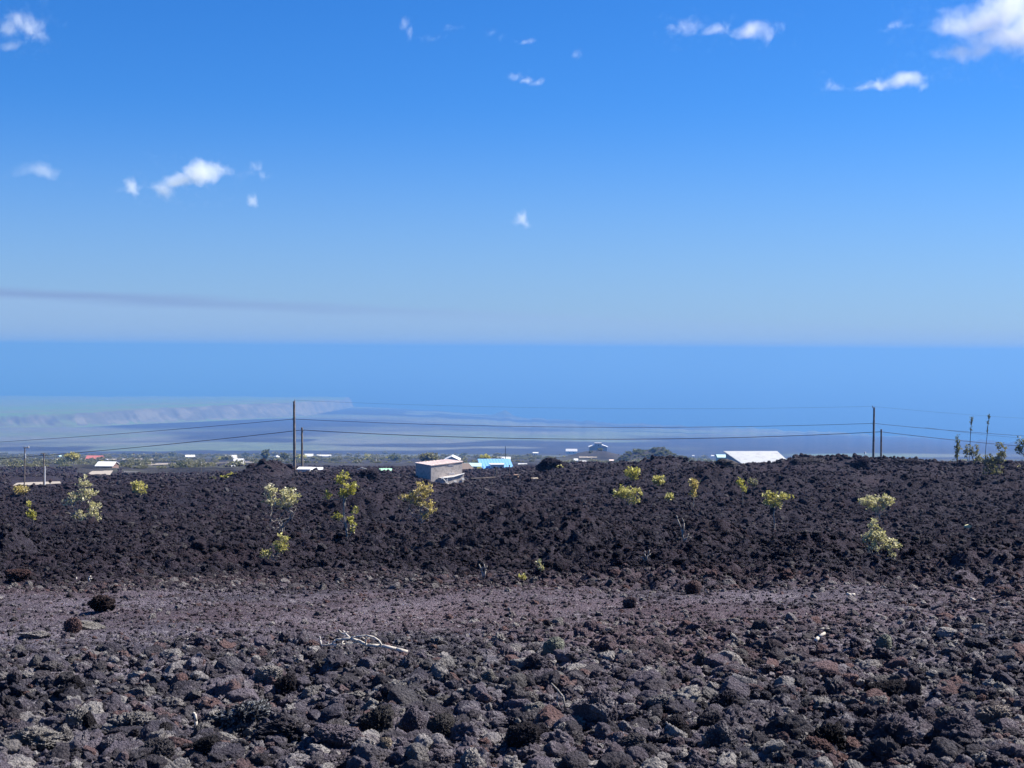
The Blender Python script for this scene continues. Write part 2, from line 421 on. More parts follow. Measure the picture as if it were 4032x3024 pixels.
# ------------------------------------------------------------------ materials of the land
def lava_color(T, P, rnd=None):
    """clinker colours: charcoal, purple brown, rusty patches and pale weathered tones that also paint in sunlit faces, all in world space"""
    big = T.noise(P, 0.16, 3, .55); mid = T.noise(P, 1.1, 4, .6); fine = T.noise(P, 11.0, 4, .65); grit = T.noise(P, 55.0, 3, .7)
    c = T.mix(T.rng(mid, .35, .68), (.070, .065, .088), (.203, .174, .212))
    c = T.mix(T.math('MULTIPLY', T.rng(big, .50, .66), .55), c, (.20, .130, .135))
    c = T.mix(T.math('MULTIPLY', T.rng(fine, .50, .70), .68), c, (.395, .37, .395))  # pale tone, strengthened to put sunlit tops into the colour
    c = T.mix(T.math('MULTIPLY', T.rng(grit, .60, .78), .55), c, (.62, .59, .55))  # bright flecks: lit side of the fine roughness painted in
    c = T.mix(T.math('MULTIPLY', T.rng(grit, .44, .26), .6), c, (.016, .014, .018))  # dark flecks: shaded side of the fine roughness painted in
    dl = T.new('ShaderNodeVectorMath', operation='LENGTH'); T.l.new(P, dl.inputs[0])          # the older rubble gives way to a younger, blacker flow
    edge = T.math('ADD', dl.outputs['Value'], T.math('MULTIPLY', T.math('SUBTRACT', T.noise(P, .15, 4, .65), .5), 15.0))
    flow = T.rng(edge, 12.0, 20.5)
    cin = T.math('MULTIPLY', T.rng(edge, 9.0, 11.0), T.rng(T.noise(P, .5, 3, .6), .38, .62, .15, .55))      # reddish cinder belt
    c = T.mix(cin, c, (.148, .095, .108))
    if rnd is not None:
        c = T.mix(T.math('MULTIPLY', T.rng(rnd, .70, .97), .62), c, (.52, .49, .46))  # some pieces lighter at random, bright sunlit faces painted into their colour
        c = T.mix(T.math('MULTIPLY', T.rng(rnd, .11, .02), .6), c, (.23, .125, .105))
        dk = T.math('FRACT', T.math('MULTIPLY', rnd, 7.31))
        c = T.mix(T.rng(dk, .45, .95, 0, .75), c, (.05, .046, .053))
    return T.mix(T.math('MULTIPLY', flow, T.rng(T.noise(P, .11, 4, .65), .52, .70, .98, .82)), c, T.mix(.80, c, (.011, .010, .021), 'MIX'))  # lighter noise patches in the flow: sunlit patches painted into its colour
def make_ground_mat():
    T = NT("lava_ground"); P = T.pos()
    near = lava_color(T, P)
    cover = T.attr("cover"); plat = T.attr("plateau")
    fine = T.noise(P, 0.02, 5, .7); gr = T.noise(P, 0.0016, 4, .6)
    scrub = T.mix(T.rng(gr, .42, .6), (.145, .155, .135), (.125, .165, .095))
    scrub = T.mix(T.rng(fine, .42, .62), T.mix(.45, scrub, (.05, .055, .05)), scrub)
    farlava = T.mix(T.rng(fine, .35, .7), (.022, .022, .026), (.05, .045, .045))
    fc = T.mix(cover, farlava, scrub)
    grass = T.mix(T.rng(gr, .40, .60), (.14, .175, .09), (.10, .205, .06))
    nrm = T.new('ShaderNodeNewGeometry').outputs['Normal']
    sz = T.new('ShaderNodeSeparateXYZ'); T.l.new(nrm, sz.inputs[0])
    streak = T.new('ShaderNodeMapping'); streak.inputs['Scale'].default_value = (1, .35, 1); T.l.new(P, streak.inputs['Vector'])
    sc = T.noise(streak.outputs[0], 0.014, 4, .6)
    cliff = T.mix(T.rng(sc, .4, .62), (.095, .10, .078), (.15, .15, .118))
    pl = T.mix(T.rng(sz.outputs['Z'], .975, .995), cliff, T.mix(T.rng(fine, .4, .7), grass, (.11, .12, .07)))
    fc = T.mix(plat, fc, pl)
    d = T.new('ShaderNodeVectorMath', operation='LENGTH'); T.l.new(P, d.inputs[0])
    w = T.rng(d.outputs['Value'], 900.0, 2600.0)
    midw = T.rng(d.outputs['Value'], 150.0, 320.0)
    mf = T.noise(P, 0.05, 5, .65)
    midc = T.mix(T.rng(mf, .40, .62), (.018, .017, .021), (.050, .046, .046))
    midc = T.mix(T.math('MULTIPLY', T.rng(T.noise(P, .013, 4, .6), .52, .66), .8), midc, (.075, .075, .052))
    c = T.mix(w, T.mix(midw, near, midc), fc)
    h1 = T.noise(P, 26.0, 5, .75); h2 = T.voro(P, 60.0)
    lw = T.rng(d.outputs['Value'], 220.0, 20.0)
    b = T.bump(T.math('MULTIPLY', T.math('ADD', T.math('MULTIPLY', h1, 1.5), T.math('MULTIPLY', h2, -.6)), lw), 1.0, .06)
    b = T.bump(T.math('MULTIPLY', T.noise(P, 4.5, 4, .75), T.math('MULTIPLY', T.rng(d.outputs['Value'], 14.0, 24.0), T.rng(d.outputs['Value'], 700.0, 200.0))), 1.0, .45, b)
    T.principled(c, .95, normal=b, spec=.15)
    return T.m
def make_rock_mat(name, speck=0.0, tint=None):
    T = NT(name); P = T.pos(); O = T.obj()
    c = lava_color(T, P, T.rand())
    if tint is not None: c = T.mix(tint[3], c, tint[:3])
    if speck:
        s = T.noise(P, 70.0, 3, .75)
        c = T.mix(T.rng(s, .50, .58, 0, speck), c, (.50, .52, .55))
    h1 = T.noise(P, 42.0, 5, .78); h2 = T.voro(P, 75.0)
    b = T.bump(T.math('ADD', T.math('MULTIPLY', h1, 1.6), T.math('MULTIPLY', h2, -.7)), 1.0, .05)
    T.principled(c, .93, normal=b, spec=.15)
    return T.m
def make_sea_mat():
    T = NT("sea_water"); P = T.pos()
    n = T.noise(P, .004, 6, .7)
    b = T.bump(T.noise(P, .03, 5, .7), .35, 3.0)
    c = T.mix(T.rng(n, .3, .7), (.010, .045, .115), (.014, .055, .13))
    p = T.principled(c, .35, normal=b, spec=.5)
    return T.m
M = {}
M['ground'] = make_ground_mat(); M['sea'] = make_sea_mat(); M['rock'] = make_rock_mat("clinker_rock")

gme = build_ground(); gme.materials.append(M['ground'])
tag(link(bpy.data.objects.new("ground", gme)), "dark lava ground sloping down to a hazy coastal plain", None, None, "structure")
S = 1.2e6
sme = mesh_np("sea", [(-S, -2e4, SEA), (S, -2e4, SEA), (S, S, SEA), (-S, S, SEA)], [(0, 1, 2, 3)])
sme.materials.append(M['sea'])
tag(link(bpy.data.objects.new("sea", sme)), "calm blue ocean reaching the hazy horizon", None, None, "structure")
# the air
T = NT("hazy_air")
pv = T.new('ShaderNodeVolumePrincipled')
pv.inputs['Color'].default_value = (0.073, 0.195, 0.48, 1)
pv.inputs['Density'].default_value = 2.7e-4
pv.inputs['Absorption Color'].default_value = (0.40, 0.40, 0.40, 1)
pv.inputs['Anisotropy'].default_value = 0.15
T.l.new(pv.outputs[0], T.out.inputs['Volume'])
HB, HT = S * 1.02, 34.0
zb = SEA - 14
hv = [(-HB, -HB, zb), (HB, -HB, zb), (HB, HB, zb), (-HB, HB, zb), (-HB, -HB, HT), (HB, -HB, HT), (HB, HB, HT), (-HB, HB, HT)]
hme = mesh_np("haze", hv, [(0, 3, 2, 1), (4, 5, 6, 7), (0, 1, 5, 4), (1, 2, 6, 5), (2, 3, 7, 6), (3, 0, 4, 7)])
hme.materials.append(T.m)
tag(link(bpy.data.objects.new("haze", hme)), "pale blue haze filling the air over land and sea", None, None, "stuff")

# ------------------------------------------------------------------ clouds, real volumes far above the haze
def cloud(seed, label, Y, lobes, dens=0.02, fsc=1.0, cut=0.0):
    """lobes: (column, row, half width px, half height px, weight) in the photograph, all standing at depth Y"""
    k = Y / FPX
    pts = [(at(p, r, Y), hw * k * 1.12, hh * k * 1.15, w) for p, r, hw, hh, w in lobes]
    lo = Vector((min(c.x - a * 1.5 for c, a, b, w in pts), 0, min(c.z - b * 1.5 for c, a, b, w in pts)))
    hi = Vector((max(c.x + a * 1.5 for c, a, b, w in pts), 0, max(c.z + b * 1.5 for c, a, b, w in pts)))
    dep = 1.5 * max(max(b * 1.3, a * .55) for c, a, b, w in pts)
    org = Vector(((lo.x + hi.x) / 2, Y, (lo.z + hi.z) / 2))
    hx, hz = (hi.x - lo.x) / 2, (hi.z - lo.z) / 2
    v = [(sx * hx, sy * dep, sz * hz) for sz in (-1, 1) for sx, sy in ((-1, -1), (1, -1), (1, 1), (-1, 1))]
    me = mesh_np("cloud", v, [(0, 3, 2, 1), (4, 5, 6, 7), (0, 1, 5, 4), (1, 2, 6, 5), (2, 3, 7, 6), (3, 0, 4, 7)])
    T = NT("cloud_vapour"); P = T.obj()
    unit = 60.0 * k * fsc
    w1 = T.new('ShaderNodeTexNoise'); w1.noise_dimensions = '4D'; w1.inputs['W'].default_value = seed * 3.7
    T.l.new(P, w1.inputs['Vector']); w1.inputs['Scale'].default_value = 0.55 / unit; w1.inputs['Detail'].default_value = 2
    wv = T.new('ShaderNodeVectorMath', operation='MULTIPLY_ADD')
    T.l.new(w1.outputs['Color'], wv.inputs[0]); wv.inputs[1].default_value = (unit * 1.5,) * 3; wv.inputs[2].default_value = (-unit * .75,) * 3
    pw = T.new('ShaderNodeVectorMath', operation='ADD'); T.l.new(P, pw.inputs[0]); T.l.new(wv.outputs[0], pw.inputs[1])
    field = None
    for c, a, b, w in pts:
        s = T.new('ShaderNodeVectorMath', operation='SUBTRACT'); T.l.new(pw.outputs[0], s.inputs[0]); s.inputs[1].default_value = c - org
        q = T.new('ShaderNodeVectorMath', operation='MULTIPLY'); T.l.new(s.outputs[0], q.inputs[0]); q.inputs[1].default_value = (1 / a, 1 / max(b * 1.3, a * .55), 1 / b)
        L = T.new('ShaderNodeVectorMath', operation='LENGTH'); T.l.new(q.outputs[0], L.inputs[0])
        f = T.math('MULTIPLY', T.math('SUBTRACT', 1.15, L.outputs['Value'], clamp=True), w)
        field = f if field is None else T.math('SMOOTH_MAX', field, f, 0.12)
    n = T.new('ShaderNodeTexNoise'); n.noise_dimensions = '4D'; n.inputs['W'].default_value = seed * 1.3
    T.l.new(pw.outputs[0], n.inputs['Vector']); n.inputs['Scale'].default_value = 1.3 / unit; n.inputs['Detail'].default_value = 6; n.inputs['Roughness'].default_value = .62
    g = T.math('SUBTRACT', T.math('ADD', T.math('MULTIPLY', field, 1.0), T.math('MULTIPLY', T.math('SUBTRACT', n.outputs['Fac'], .5), 1.75)), 0.15 + cut)
    d = T.math('MULTIPLY', T.math('MULTIPLY', T.rng(g, 0, 1.15), T.rng(field, 0, .12)), dens * .52 * 7000.0 / Y / fsc ** .5)
    vol = T.new('ShaderNodeVolumePrincipled')
    vol.inputs['Color'].default_value = (.99, .99, .99, 1); vol.inputs['Anisotropy'].default_value = 0.15
    T.l.new(d, vol.inputs['Density']); T.l.new(vol.outputs[0], T.out.inputs['Volume'])
    me.materials.append(T.m)
    o = bpy.data.objects.new("cloud", me); o.location = org
    return tag(link(o), label, "cloud", "small clouds scattered over the blue sky")
cloud(1, "large bright white cloud cut off by the upper right corner", 7000,
      [(3880, 85, 200, 66, 1.05), (3990, 30, 170, 90, 1.1), (3960, 160, 190, 60, 1.05), (3800, 205, 140, 34, .85), (3730, 105, 100, 40, .75), (4090, 120, 160, 110, 1.1), (3770, 45, 110, 34, .6)], .020, 1.2)
cloud(2, "bright elongated white cloud alone below the corner cloud", 8500,
      [(3560, 325, 80, 32, 1.1), (3480, 335, 80, 26, .9), (3395, 350, 50, 18, .7), (3620, 345, 50, 20, .7), (3300, 330, 60, 28, .42)], .034)
cloud(3, "ragged white cloud in three tufts high above the white roof", 7500,
      [(2960, 130, 75, 36, 1.0), (3010, 140, 45, 34, .8), (2820, 115, 70, 30, .72), (2720, 95, 60, 36, .7), (2650, 115, 50, 22, .55), (3070, 120, 50, 26, .35)], .03)
cloud(4, "puffy white cloud shaped like a leaping fish, largest on the left side", 12000,
      [(800, 685, 100, 48, 1.05), (700, 710, 90, 38, .9), (645, 745, 40, 42, .8), (860, 680, 50, 24, .7), (760, 660, 50, 30, .8)], .04)
cloud(5, "small ragged cloud just beside the leaping fish cloud", 12000, [(520, 740, 40, 44, .85), (490, 755, 45, 18, .5), (565, 735, 30, 20, .45)], .03)
cloud(6, "flat faint oval cloud hanging far left in mid sky", 13000, [(160, 672, 105, 34, .85), (230, 678, 70, 26, .5), (110, 668, 50, 22, .55)], .018, 1.6, -.06)
cloud(7, "wispy ring of white cloud in the upper left corner", 7500,
      [(60, 75, 55, 45, .7), (120, 110, 70, 45, .75), (30, 110, 45, 50, .62), (160, 150, 45, 22, .7), (40, 180, 60, 22, .7), (90, 140, 50, 30, .5)], .03, .9)
cloud(8, "thin torn wisp just right of the leaping fish cloud", 12000, [(1000, 655, 50, 22, .62), (1040, 690, 40, 28, .55), (985, 680, 30, 26, .45)], .022, .8)
cloud(9, "small round puff under the thin torn wisp", 12000, [(992, 795, 34, 34, .85), (975, 800, 22, 18, .6)], .024, .8)
cloud(10, "small lone triangular cloud low in the middle of the sky", 15000, [(2055, 865, 38, 36, .8), (2080, 885, 30, 22, .7), (2030, 880, 34, 20, .6)], .03, .8)
cloud(11, "slanted white streak of cloud in the middle of the sky", 8500, [(2020, 300, 50, 16, .7), (2070, 318, 50, 16, .75), (2120, 335, 40, 15, .7)], .028, .8)
cloud(12, "thin upright wisp of cloud near the top centre", 7500, [(1590, 90, 24, 34, .55), (1608, 130, 22, 34, .6)], .02, .8)
cloud(13, "faint low wisp next to the thin upright wisp", 7500, [(1700, 148, 55, 20, .55), (1650, 155, 40, 14, .42), (1790, 115, 60, 12, .4)], .016, .8)
cloud(14, "tiny flat white scrap of cloud near the top centre", 7500, [(2070, 165, 48, 14, .7), (2035, 158, 26, 12, .55)], .02, .7)
cloud(15, "tiny faint puff right of the tiny flat scrap", 7800, [(2268, 215, 24, 26, .6)], .014, .7)
cloud(16, "faint veil of cloud left of the large corner cloud", 7200, [(3520, 100, 50, 24, .6), (3490, 115, 50, 18, .5), (3570, 115, 34, 16, .42)], .02, .8)
cloud(17, "very faint crooked wisp right of the thin upright wisp", 7600, [(1930, 125, 34, 22, .5), (1975, 150, 30, 12, .42)], .014, .7)

# ------------------------------------------------------------------ loose lava rocks
def ico(sub):
    bm = bmesh.new(); bmesh.ops.create_icosphere(bm, subdivisions=sub, radius=1.0)
    v = np.array([p.co[:] for p in bm.verts]); f = np.array([[p.index for p in q.verts] for q in bm.faces]); bm.free(); return v, f
ICO = {s: ico(s) for s in (4, 6)}
def rock_mesh(seed, sub, kind):
    rg = np.random.default_rng(seed + 100)
    v, f = ICO[sub]; p = v.copy()
    npl = {'jagged': 14, 'flat': 11, 'blocky': 7}[kind]
    nrm = rg.normal(size=(npl, 3))
    if kind == 'flat': nrm[:4] = [[.1, .1, 1], [-.15, .1, 1], [0, .1, -1], [.2, -.3, .9]]
    nrm /= np.linalg.norm(nrm, axis=1)[:, None]
    dd = rg.uniform(.62, .95, npl)
    if kind == 'flat': dd[:4] *= .55
    dt = p @ nrm.T
    rad = np.min(np.where(dt > .05, dd / np.maximum(dt, .05), 9), axis=1)
    rad = np.minimum(rad, 1.25)
    p = p * rad[:, None]
    o = rg.uniform(0, 50, 3)
    if kind == 'jagged': amps = ((1.7, .30), (3.4, .28), (7.0, .24), (14, .16), (27, .09))
    elif kind == 'flat': amps = ((1.9, .14), (4.5, .10), (10, .08), (19, .05), (33, .03))
    else: amps = ((1.6, .07), (4.0, .08), (8.5, .11), (17, .10), (31, .06))
    for k, (fr, am) in enumerate(amps):
        if sub == 4 and fr > 16: continue
        n = noise3(p * fr + o, seed * 7 + k)
        n = 1 - 2 * np.abs(2 * n - 1) if k >= 1 else 2 * n - 1
        p = p + v * (n * am)[:, None]
    lo, hi = p.min(0), p.max(0)
    p = (p - (lo + hi) / 2) / ((hi - lo) / 2)
    me = mesh_np("lava_rock", p, f, smooth=False)
    me.materials.append(M['rock']); return me
KINDS = ['jagged', 'blocky', 'flat', 'jagged', 'blocky', 'blocky', 'flat', 'blocky']
BIG = [rock_mesh(i, 6, KINDS[i]) for i in range(8)]
M['black'] = make_rock_mat("black_rock", tint=(.020, .018, .022, .8)); M['rusty'] = make_rock_mat("rusty_rock", tint=(.17, .095, .085, .5))
M['pale'] = make_rock_mat("pale_rock", tint=(.48, .45, .41, .6)); M['greenish'] = make_rock_mat("lichen_rock", tint=(.42, .45, .37, .65))
M['speck'] = make_rock_mat("speckled_rock", speck=.9, tint=(.06, .065, .075, .5)); M['tan'] = make_rock_mat("tan_rock", tint=(.50, .40, .29, .7))
def with_mat(me, key):
    if key is None: return me
    nm = me.name + key
    if nm in bpy.data.meshes: return bpy.data.meshes[nm]
    c = me.copy(); c.name = nm; c.materials.clear(); c.materials.append(M[key]); return c
ROCKS = []          # placed rocks: name used in labels of the others, x, y, radius
def put_rock(px, row, w, h, var, mat, label, short=None, rz=None, tilt=0.0, dep=1.0, sink=.22):
    """w, h: width and height in photograph pixels, row: where its foot meets the ground"""
    g = ground(px, row, 4.0, 120)
    k = g.y / FPX
    o = bpy.data.objects.new("lava_rock", with_mat(BIG[var], mat))
    sx, sz = w * k / 2, h * k / 2 * (1 + sink)
    o.scale = (sx, (sx + sz) / 2 * dep, sz)
    o.rotation_euler = (0, tilt, 0)
    o.location = (g.x, g.y + sx * .5 * dep, macro(np.array([g.x]), np.array([g.y]))[0] * 0 + g.z + sz * (1 - 2 * sink))
    link(o); tag(o, label, "rock", "lava rocks lying on the clinker ground")
    ROCKS.append((short, o.location.x, o.location.y, max(sx, sz), o)); return o
HAND = [
 (398, 2408, 114, 66, 0, 'black', "round black boulder alone on the reddish cinder flat", "round black boulder"),
 (286, 2735, 92, 74, 1, 'black', "black boulder with a hollow face beside a small red stone", "hollow black boulder"),
 (214, 2700, 40, 46, 3, 'rusty', "small brick red stone against the hollow black boulder", None),
 (245, 2750, 80, 38, 4, 'black', "low dark rock in front of the hollow black boulder", None),
 (945, 2885, 235, 120, 3, 'speck', "big boulder speckled with bluish white lichen", "white-speckled boulder"),
 (822, 2985, 150, 88, 1, 'black', "squared black rock with a pale upper rim", "squared black rock"),
 (885, 2985, 42, 60, 4, 'tan', "orange brown stone set against the squared black rock", None),
 (1155, 2935, 300, 100, 0, None, "broad heap-like boulder sloping right of the speckled boulder", "broad heap boulder"),
 (1320, 2945, 200, 84, 5, None, "knobbly brown boulder at the foot of the broad heap boulder", "knobbly brown boulder"),
 (1480, 2905, 140, 130, 3, 'black', "tall dark pointed boulder with a deep shadow in front", "tall pointed boulder"),
 (1630, 2895, 120, 118, 1, None, "dark pyramid rock standing between two pointed boulders", "dark pyramid rock"),
 (1735, 2905, 120, 96, 7, 'black', "black wedge rock right of the dark pyramid rock", "black wedge rock"),
 (1520, 2965, 50, 62, 5, 'tan', "small upright pinkish stone below the tall pointed boulder", None),
 (1400, 2750, 85, 26, 2, 'pale', "pale plank-like slab lying in the dark rubble", "pale plank slab"),
 (1050, 2690, 120, 66, 4, 'pale', "light grey boulder with one smooth broad face", "light smooth boulder"),
 (1120, 2740, 90, 90, 3, 'black', "dark cavernous rock below the light smooth boulder", None),
 (1925, 2685, 66, 50, 1, 'pale', "pale grey rounded rock at the edge of the cinder flat", "pale rounded rock"),
 (1860, 2650, 44, 38, 5, 'pale', "small cream topped rock behind the pale rounded rock", None),
 (2180, 2592, 92, 88, 7, 'greenish', "upright wedge rock with a light top", "upright wedge rock"),
 (2110, 2650, 110, 76, 0, None, "dark lump leaning in front of the upright wedge rock", None),
 (2345, 2865, 180, 145, 2, None, "large tilted slab with a lit brown upper face", "large tilted slab"),
 (2600, 2815, 130, 74, 4, None, "grey angular boulder with a shaded front face", "grey angular boulder"),
 (2665, 2905, 140, 90, 1, 'black', "smooth black boulder with a thin bright rim", "smooth black boulder"),
 (2610, 2850, 50, 40, 5, 'rusty', "rusty stone perched behind the smooth black boulder", None),
 (2855, 2800, 120, 76, 3, None, "rough boulder with a reddish crest", "red-crested boulder"),
 (2635, 2710, 70, 46, 6, 'black', "flat dark rock with a curved pale top edge", "curved-edge rock"),
 (2705, 2702, 66, 44, 1, 'black', "dark twin rock right of the curved-edge rock", None),
 (2760, 2625, 60, 72, 0, None, "dark craggy rock with an orange fleck on its shoulder", "craggy flecked rock"),
 (2930, 2600, 64, 54, 7, None, "blunt grey rock standing above the right rubble", "blunt grey rock"),
 (3485, 2572, 66, 78, 7, 'greenish', "pointed pale green rock standing out of the rubble", "pale green rock"),
 (3170, 2695, 140, 62, 3, None, "long crusty rock with a shaded hollow underneath", "long crusty rock"),
 (3280, 2690, 90, 56, 0, None, "second crusty lump touching the long crusty rock", None),
 (3500, 2765, 170, 80, 5, 'black', "dark overhanging rock with a cave-like shadow", "dark overhanging rock"),
 (3600, 2735, 70, 62, 4, None, "rounded dark rock with a bright hooked rim", "hook-rimmed rock"),
 (3640, 2865, 110, 76, 7, None, "angular rock with one bright triangular face", "bright-faced rock"),
 (3540, 2960, 230, 150, 0, None, "massive dark clinker boulder low in the right corner area", "massive clinker boulder"),
 (3790, 2930, 220, 120, 6, None, "wide sloping slab on the right with deep black shade", "wide sloping slab"),
 (3460, 2800, 90, 60, 5, None, "coarse bluish grey block behind the massive clinker boulder", None),
 (3920, 2860, 150, 84, 3, 'pale', "pale crusted boulder near the right edge", "pale crusted boulder"),
 (3260, 2960, 160, 110, 3, 'black', "black pitted boulder left of the massive clinker boulder", "black pitted boulder"),
 (2850, 2960, 150, 120, 1, None, "dark leaning boulder at the bottom right of centre", "dark leaning boulder"),
 (2120, 2830, 120, 60, 6, 'pale', "flat-topped light rock left of the large tilted slab", "flat-topped rock"),
 (2060, 2960, 150, 110, 4, 'black', "dark squat boulder at the bottom centre", "dark squat boulder"),
 (500, 2900, 190, 100, 3, None, "brown ridged boulder near the bottom left", "brown ridged boulder"),
 (640, 2920, 70, 80, 7, 'black', "dark narrow rock left of the squared black rock", None),
 (130, 2960, 240, 90, 0, 'pale', "cream crusted boulder in the bottom left corner", "cream crusted boulder"),
 (50, 2700, 60, 60, 4, None, "grey pitted block at the left edge", "grey pitted block"),
 (340, 2870, 80, 70, 1, 'black', "black rock with a ragged shadow behind the ridged boulder", None),
 (130, 2515, 130, 26, 2, 'pale', "pale flat ledge of rock at the left edge", "pale flat ledge"),
 (330, 2478, 160, 24, 6, 'pale', "long pale flat stone on the cinder flat", "long pale stone"),
 (60, 2290, 110, 46, 5, 'rusty', "reddish pile of clinker at the far left edge", "reddish clinker pile"),
 (2730, 2340, 70, 56, 7, 'rusty', "reddish standing block at the edge of the lava field", "reddish standing block"),
 (2480, 2395, 60, 44, 4, None, "squarish dark block at the edge of the lava field", None),
]
for i, (px, row, w, h, var, mat, lab, short) in enumerate(HAND):
    put_rock(px, row, w, h, var, mat, lab, short, tilt=(rng.random() - .5) * .35)
LAND = [(s, x, y) for s, x, y, r, o in ROCKS if s]
extra = []
tries = 0
while len(extra) < 300 - len(HAND) and tries < 6000:
    tries += 1
    px, row = rng.uniform(-120, 4150), 2330 + 720 * rng.random() ** .75
    big = rng.random() ** 2.2
    dens = 1.0 if row > 2780 else (.8 if px > 1750 and row > 2560 else (.34 if row > 2600 else .06))
    if rng.random() > dens: continue
    w = (13 + 96 * big ** 1.7) * (0.55 + .75 * (row - 2330) / 700)
    u, v = uv_of(px, row); Y0 = float(np.interp(row, [2330, 2490, 2650, 2978, 3100], [13.2, 10, 8, 6, 5.6]))
    x, y, rad = u * Y0, Y0, w / FPX * Y0 / 2
    if any((x - a) ** 2 + (y - b) ** 2 < (.62 * (rad + c)) ** 2 for _, a, b, c, _o in ROCKS): continue
    var = int(rng.integers(0, 8)); h = w * rng.uniform(.45, .85) * (.62 if KINDS[var] == 'flat' else 1)
    o = put_rock(px, row, w, h, var, None, None, None, tilt=(rng.random() - .5) * .8, dep=rng.uniform(.75, 1.2), sink=.28)
    o.rotation_euler[2] = rng.uniform(-.9, .9) if KINDS[var] != 'flat' else rng.uniform(-3, 3)
    extra.append((o, KINDS[var]))
seen = {}
for o, kd in extra:
    s, lx, ly = min(LAND, key=lambda q: (q[1] - o.location.x) ** 2 + (q[2] - o.location.y) ** 2)
    dx, dy = o.location.x - lx, o.location.y - ly
    rel = ("right of" if dx > 0 else "left of") if abs(dx) > abs(dy) * .7 else ("behind" if dy > 0 else "in front of")
    seen.setdefault((s, rel), []).append((math.hypot(dx, dy), o, kd))
ORD = ["nearest", "second nearest", "third nearest", "fourth nearest", "fifth nearest", "sixth nearest", "seventh nearest", "eighth nearest", "ninth nearest", "tenth nearest",
       "eleventh nearest", "twelfth nearest", "thirteenth nearest", "fourteenth nearest", "fifteenth nearest", "sixteenth nearest", "seventeenth nearest", "eighteenth nearest", "nineteenth nearest", "twentieth nearest"]
ADJ = {'jagged': 'jagged clinker', 'flat': 'flattish lava', 'blocky': 'blocky lava'}
for (s, rel), lst in seen.items():
    lst.sort(key=lambda q: q[0])
    for k, (d, o, kd) in enumerate(lst):
        o["label"] = "loose %s rock, %s of those %s the %s" % (ADJ[kd], ORD[min(k, 19)], rel, s)

SMALL = [rock_mesh(20 + i, 4, ['jagged', 'blocky', 'blocky', 'flat', 'jagged', 'blocky', 'jagged', 'blocky'][i]) for i in range(8)]
def gn_scatter(name, pts, rot, scl, idx, sources, label):
    """one object of real instances; the source pieces live in a collection of their own outside the scene"""
    col = bpy.data.collections.new(name + "_pieces")
    for i, me in enumerate(sources):
        o = bpy.data.objects.new("%s_piece_%02d" % (name, i), me); col.objects.link(o)
    me = bpy.data.meshes.new(name); me.vertices.add(len(pts)); me.vertices.foreach_set("co", np.asarray(pts, np.float32).ravel())
    me.attributes.new("rot", 'FLOAT_VECTOR', 'POINT').data.foreach_set("vector", np.asarray(rot, np.float32).ravel())
    me.attributes.new("scl", 'FLOAT_VECTOR', 'POINT').data.foreach_set("vector", np.asarray(scl, np.float32).ravel())
    me.attributes.new("idx", 'INT', 'POINT').data.foreach_set("value", np.asarray(idx, np.int32))
    ng = bpy.data.node_groups.new(name + "_nodes", 'GeometryNodeTree')
    ng.interface.new_socket("Geometry", in_out='INPUT', socket_type='NodeSocketGeometry')
    ng.interface.new_socket("Geometry", in_out='OUTPUT', socket_type='NodeSocketGeometry')
    N = ng.nodes; gi, go = N.new('NodeGroupInput'), N.new('NodeGroupOutput')
    ci = N.new('GeometryNodeCollectionInfo'); ci.inputs['Collection'].default_value = col; ci.inputs['Separate Children'].default_value = True
    ci.inputs['Reset Children'].default_value = True
    ip = N.new('GeometryNodeInstanceOnPoints'); ip.inputs['Pick Instance'].default_value = True
    def na(t, nm):
        n = N.new('GeometryNodeInputNamedAttribute'); n.data_type = t; n.inputs['Name'].default_value = nm; return n.outputs['Attribute']
    L = ng.links
    L.new(gi.outputs[0], ip.inputs['Points']); L.new(ci.outputs[0], ip.inputs['Instance'])
    L.new(na('INT', 'idx'), ip.inputs['Instance Index']); L.new(na('FLOAT_VECTOR', 'rot'), ip.inputs['Rotation']); L.new(na('FLOAT_VECTOR', 'scl'), ip.inputs['Scale'])
    L.new(ip.outputs[0], go.inputs[0])
    o = bpy.data.objects.new(name, me); md = o.modifiers.new("scatter", 'NODES'); md.node_group = ng
    link(o); return tag(o, label, None, None, "stuff")
def scatter_rocks(name, n, r0, r1, radius, label, ok=None, sink=.15, tall=1.0):
    r = np.exp(rng.uniform(math.log(r0), math.log(r1), n)); a = np.radians(rng.uniform(-1, 1, n) * np.interp(r, [4, 9, 18, 40, 120], [50, 36, 29, 25, 23]))
    x, y = np.sin(a) * r, np.cos(a) * r
    s = radius(x, y, r)
    if ok is not None:
        k = ok(x, y, r); x, y, r, s = x[k], y[k], r[k], s[k]
    z = height(x, y); n = len(x)
    sc = np.column_stack([s * rng.uniform(.65, 1.5, n), s * rng.uniform(.65, 1.4, n), s * rng.uniform(.55, 1.05, n) * tall])
    rot = np.column_stack([rng.uniform(-.7, .7, n), rng.uniform(-.7, .7, n), rng.uniform(0, 6.28, n)])
    return gn_scatter(name, np.column_stack([x, y, z + sc[:, 2] * sink]), rot, sc, rng.integers(0, 8, n), SMALL, label)
def r_near(x, y, r):
    px = CX + FPX * x / y
    cind = np.maximum(sstep(8.0, 10.5, r) * sstep(2500, 1600, px), sstep(10.2, 11.5, r) * sstep(3900, 2900, px))
    s = np.exp(rng.normal(math.log(.0122), .68, len(x)))
    return np.clip(s, .006, .075) * (1 - .45 * cind) * np.interp(r, [8.0, 10.5, 17.0], [1.0, .70, .85])
scatter_rocks("clinker_rubble", 165000, 3.4, 17.0, r_near, "small broken clinker and cinder filling the ground between the larger rocks")
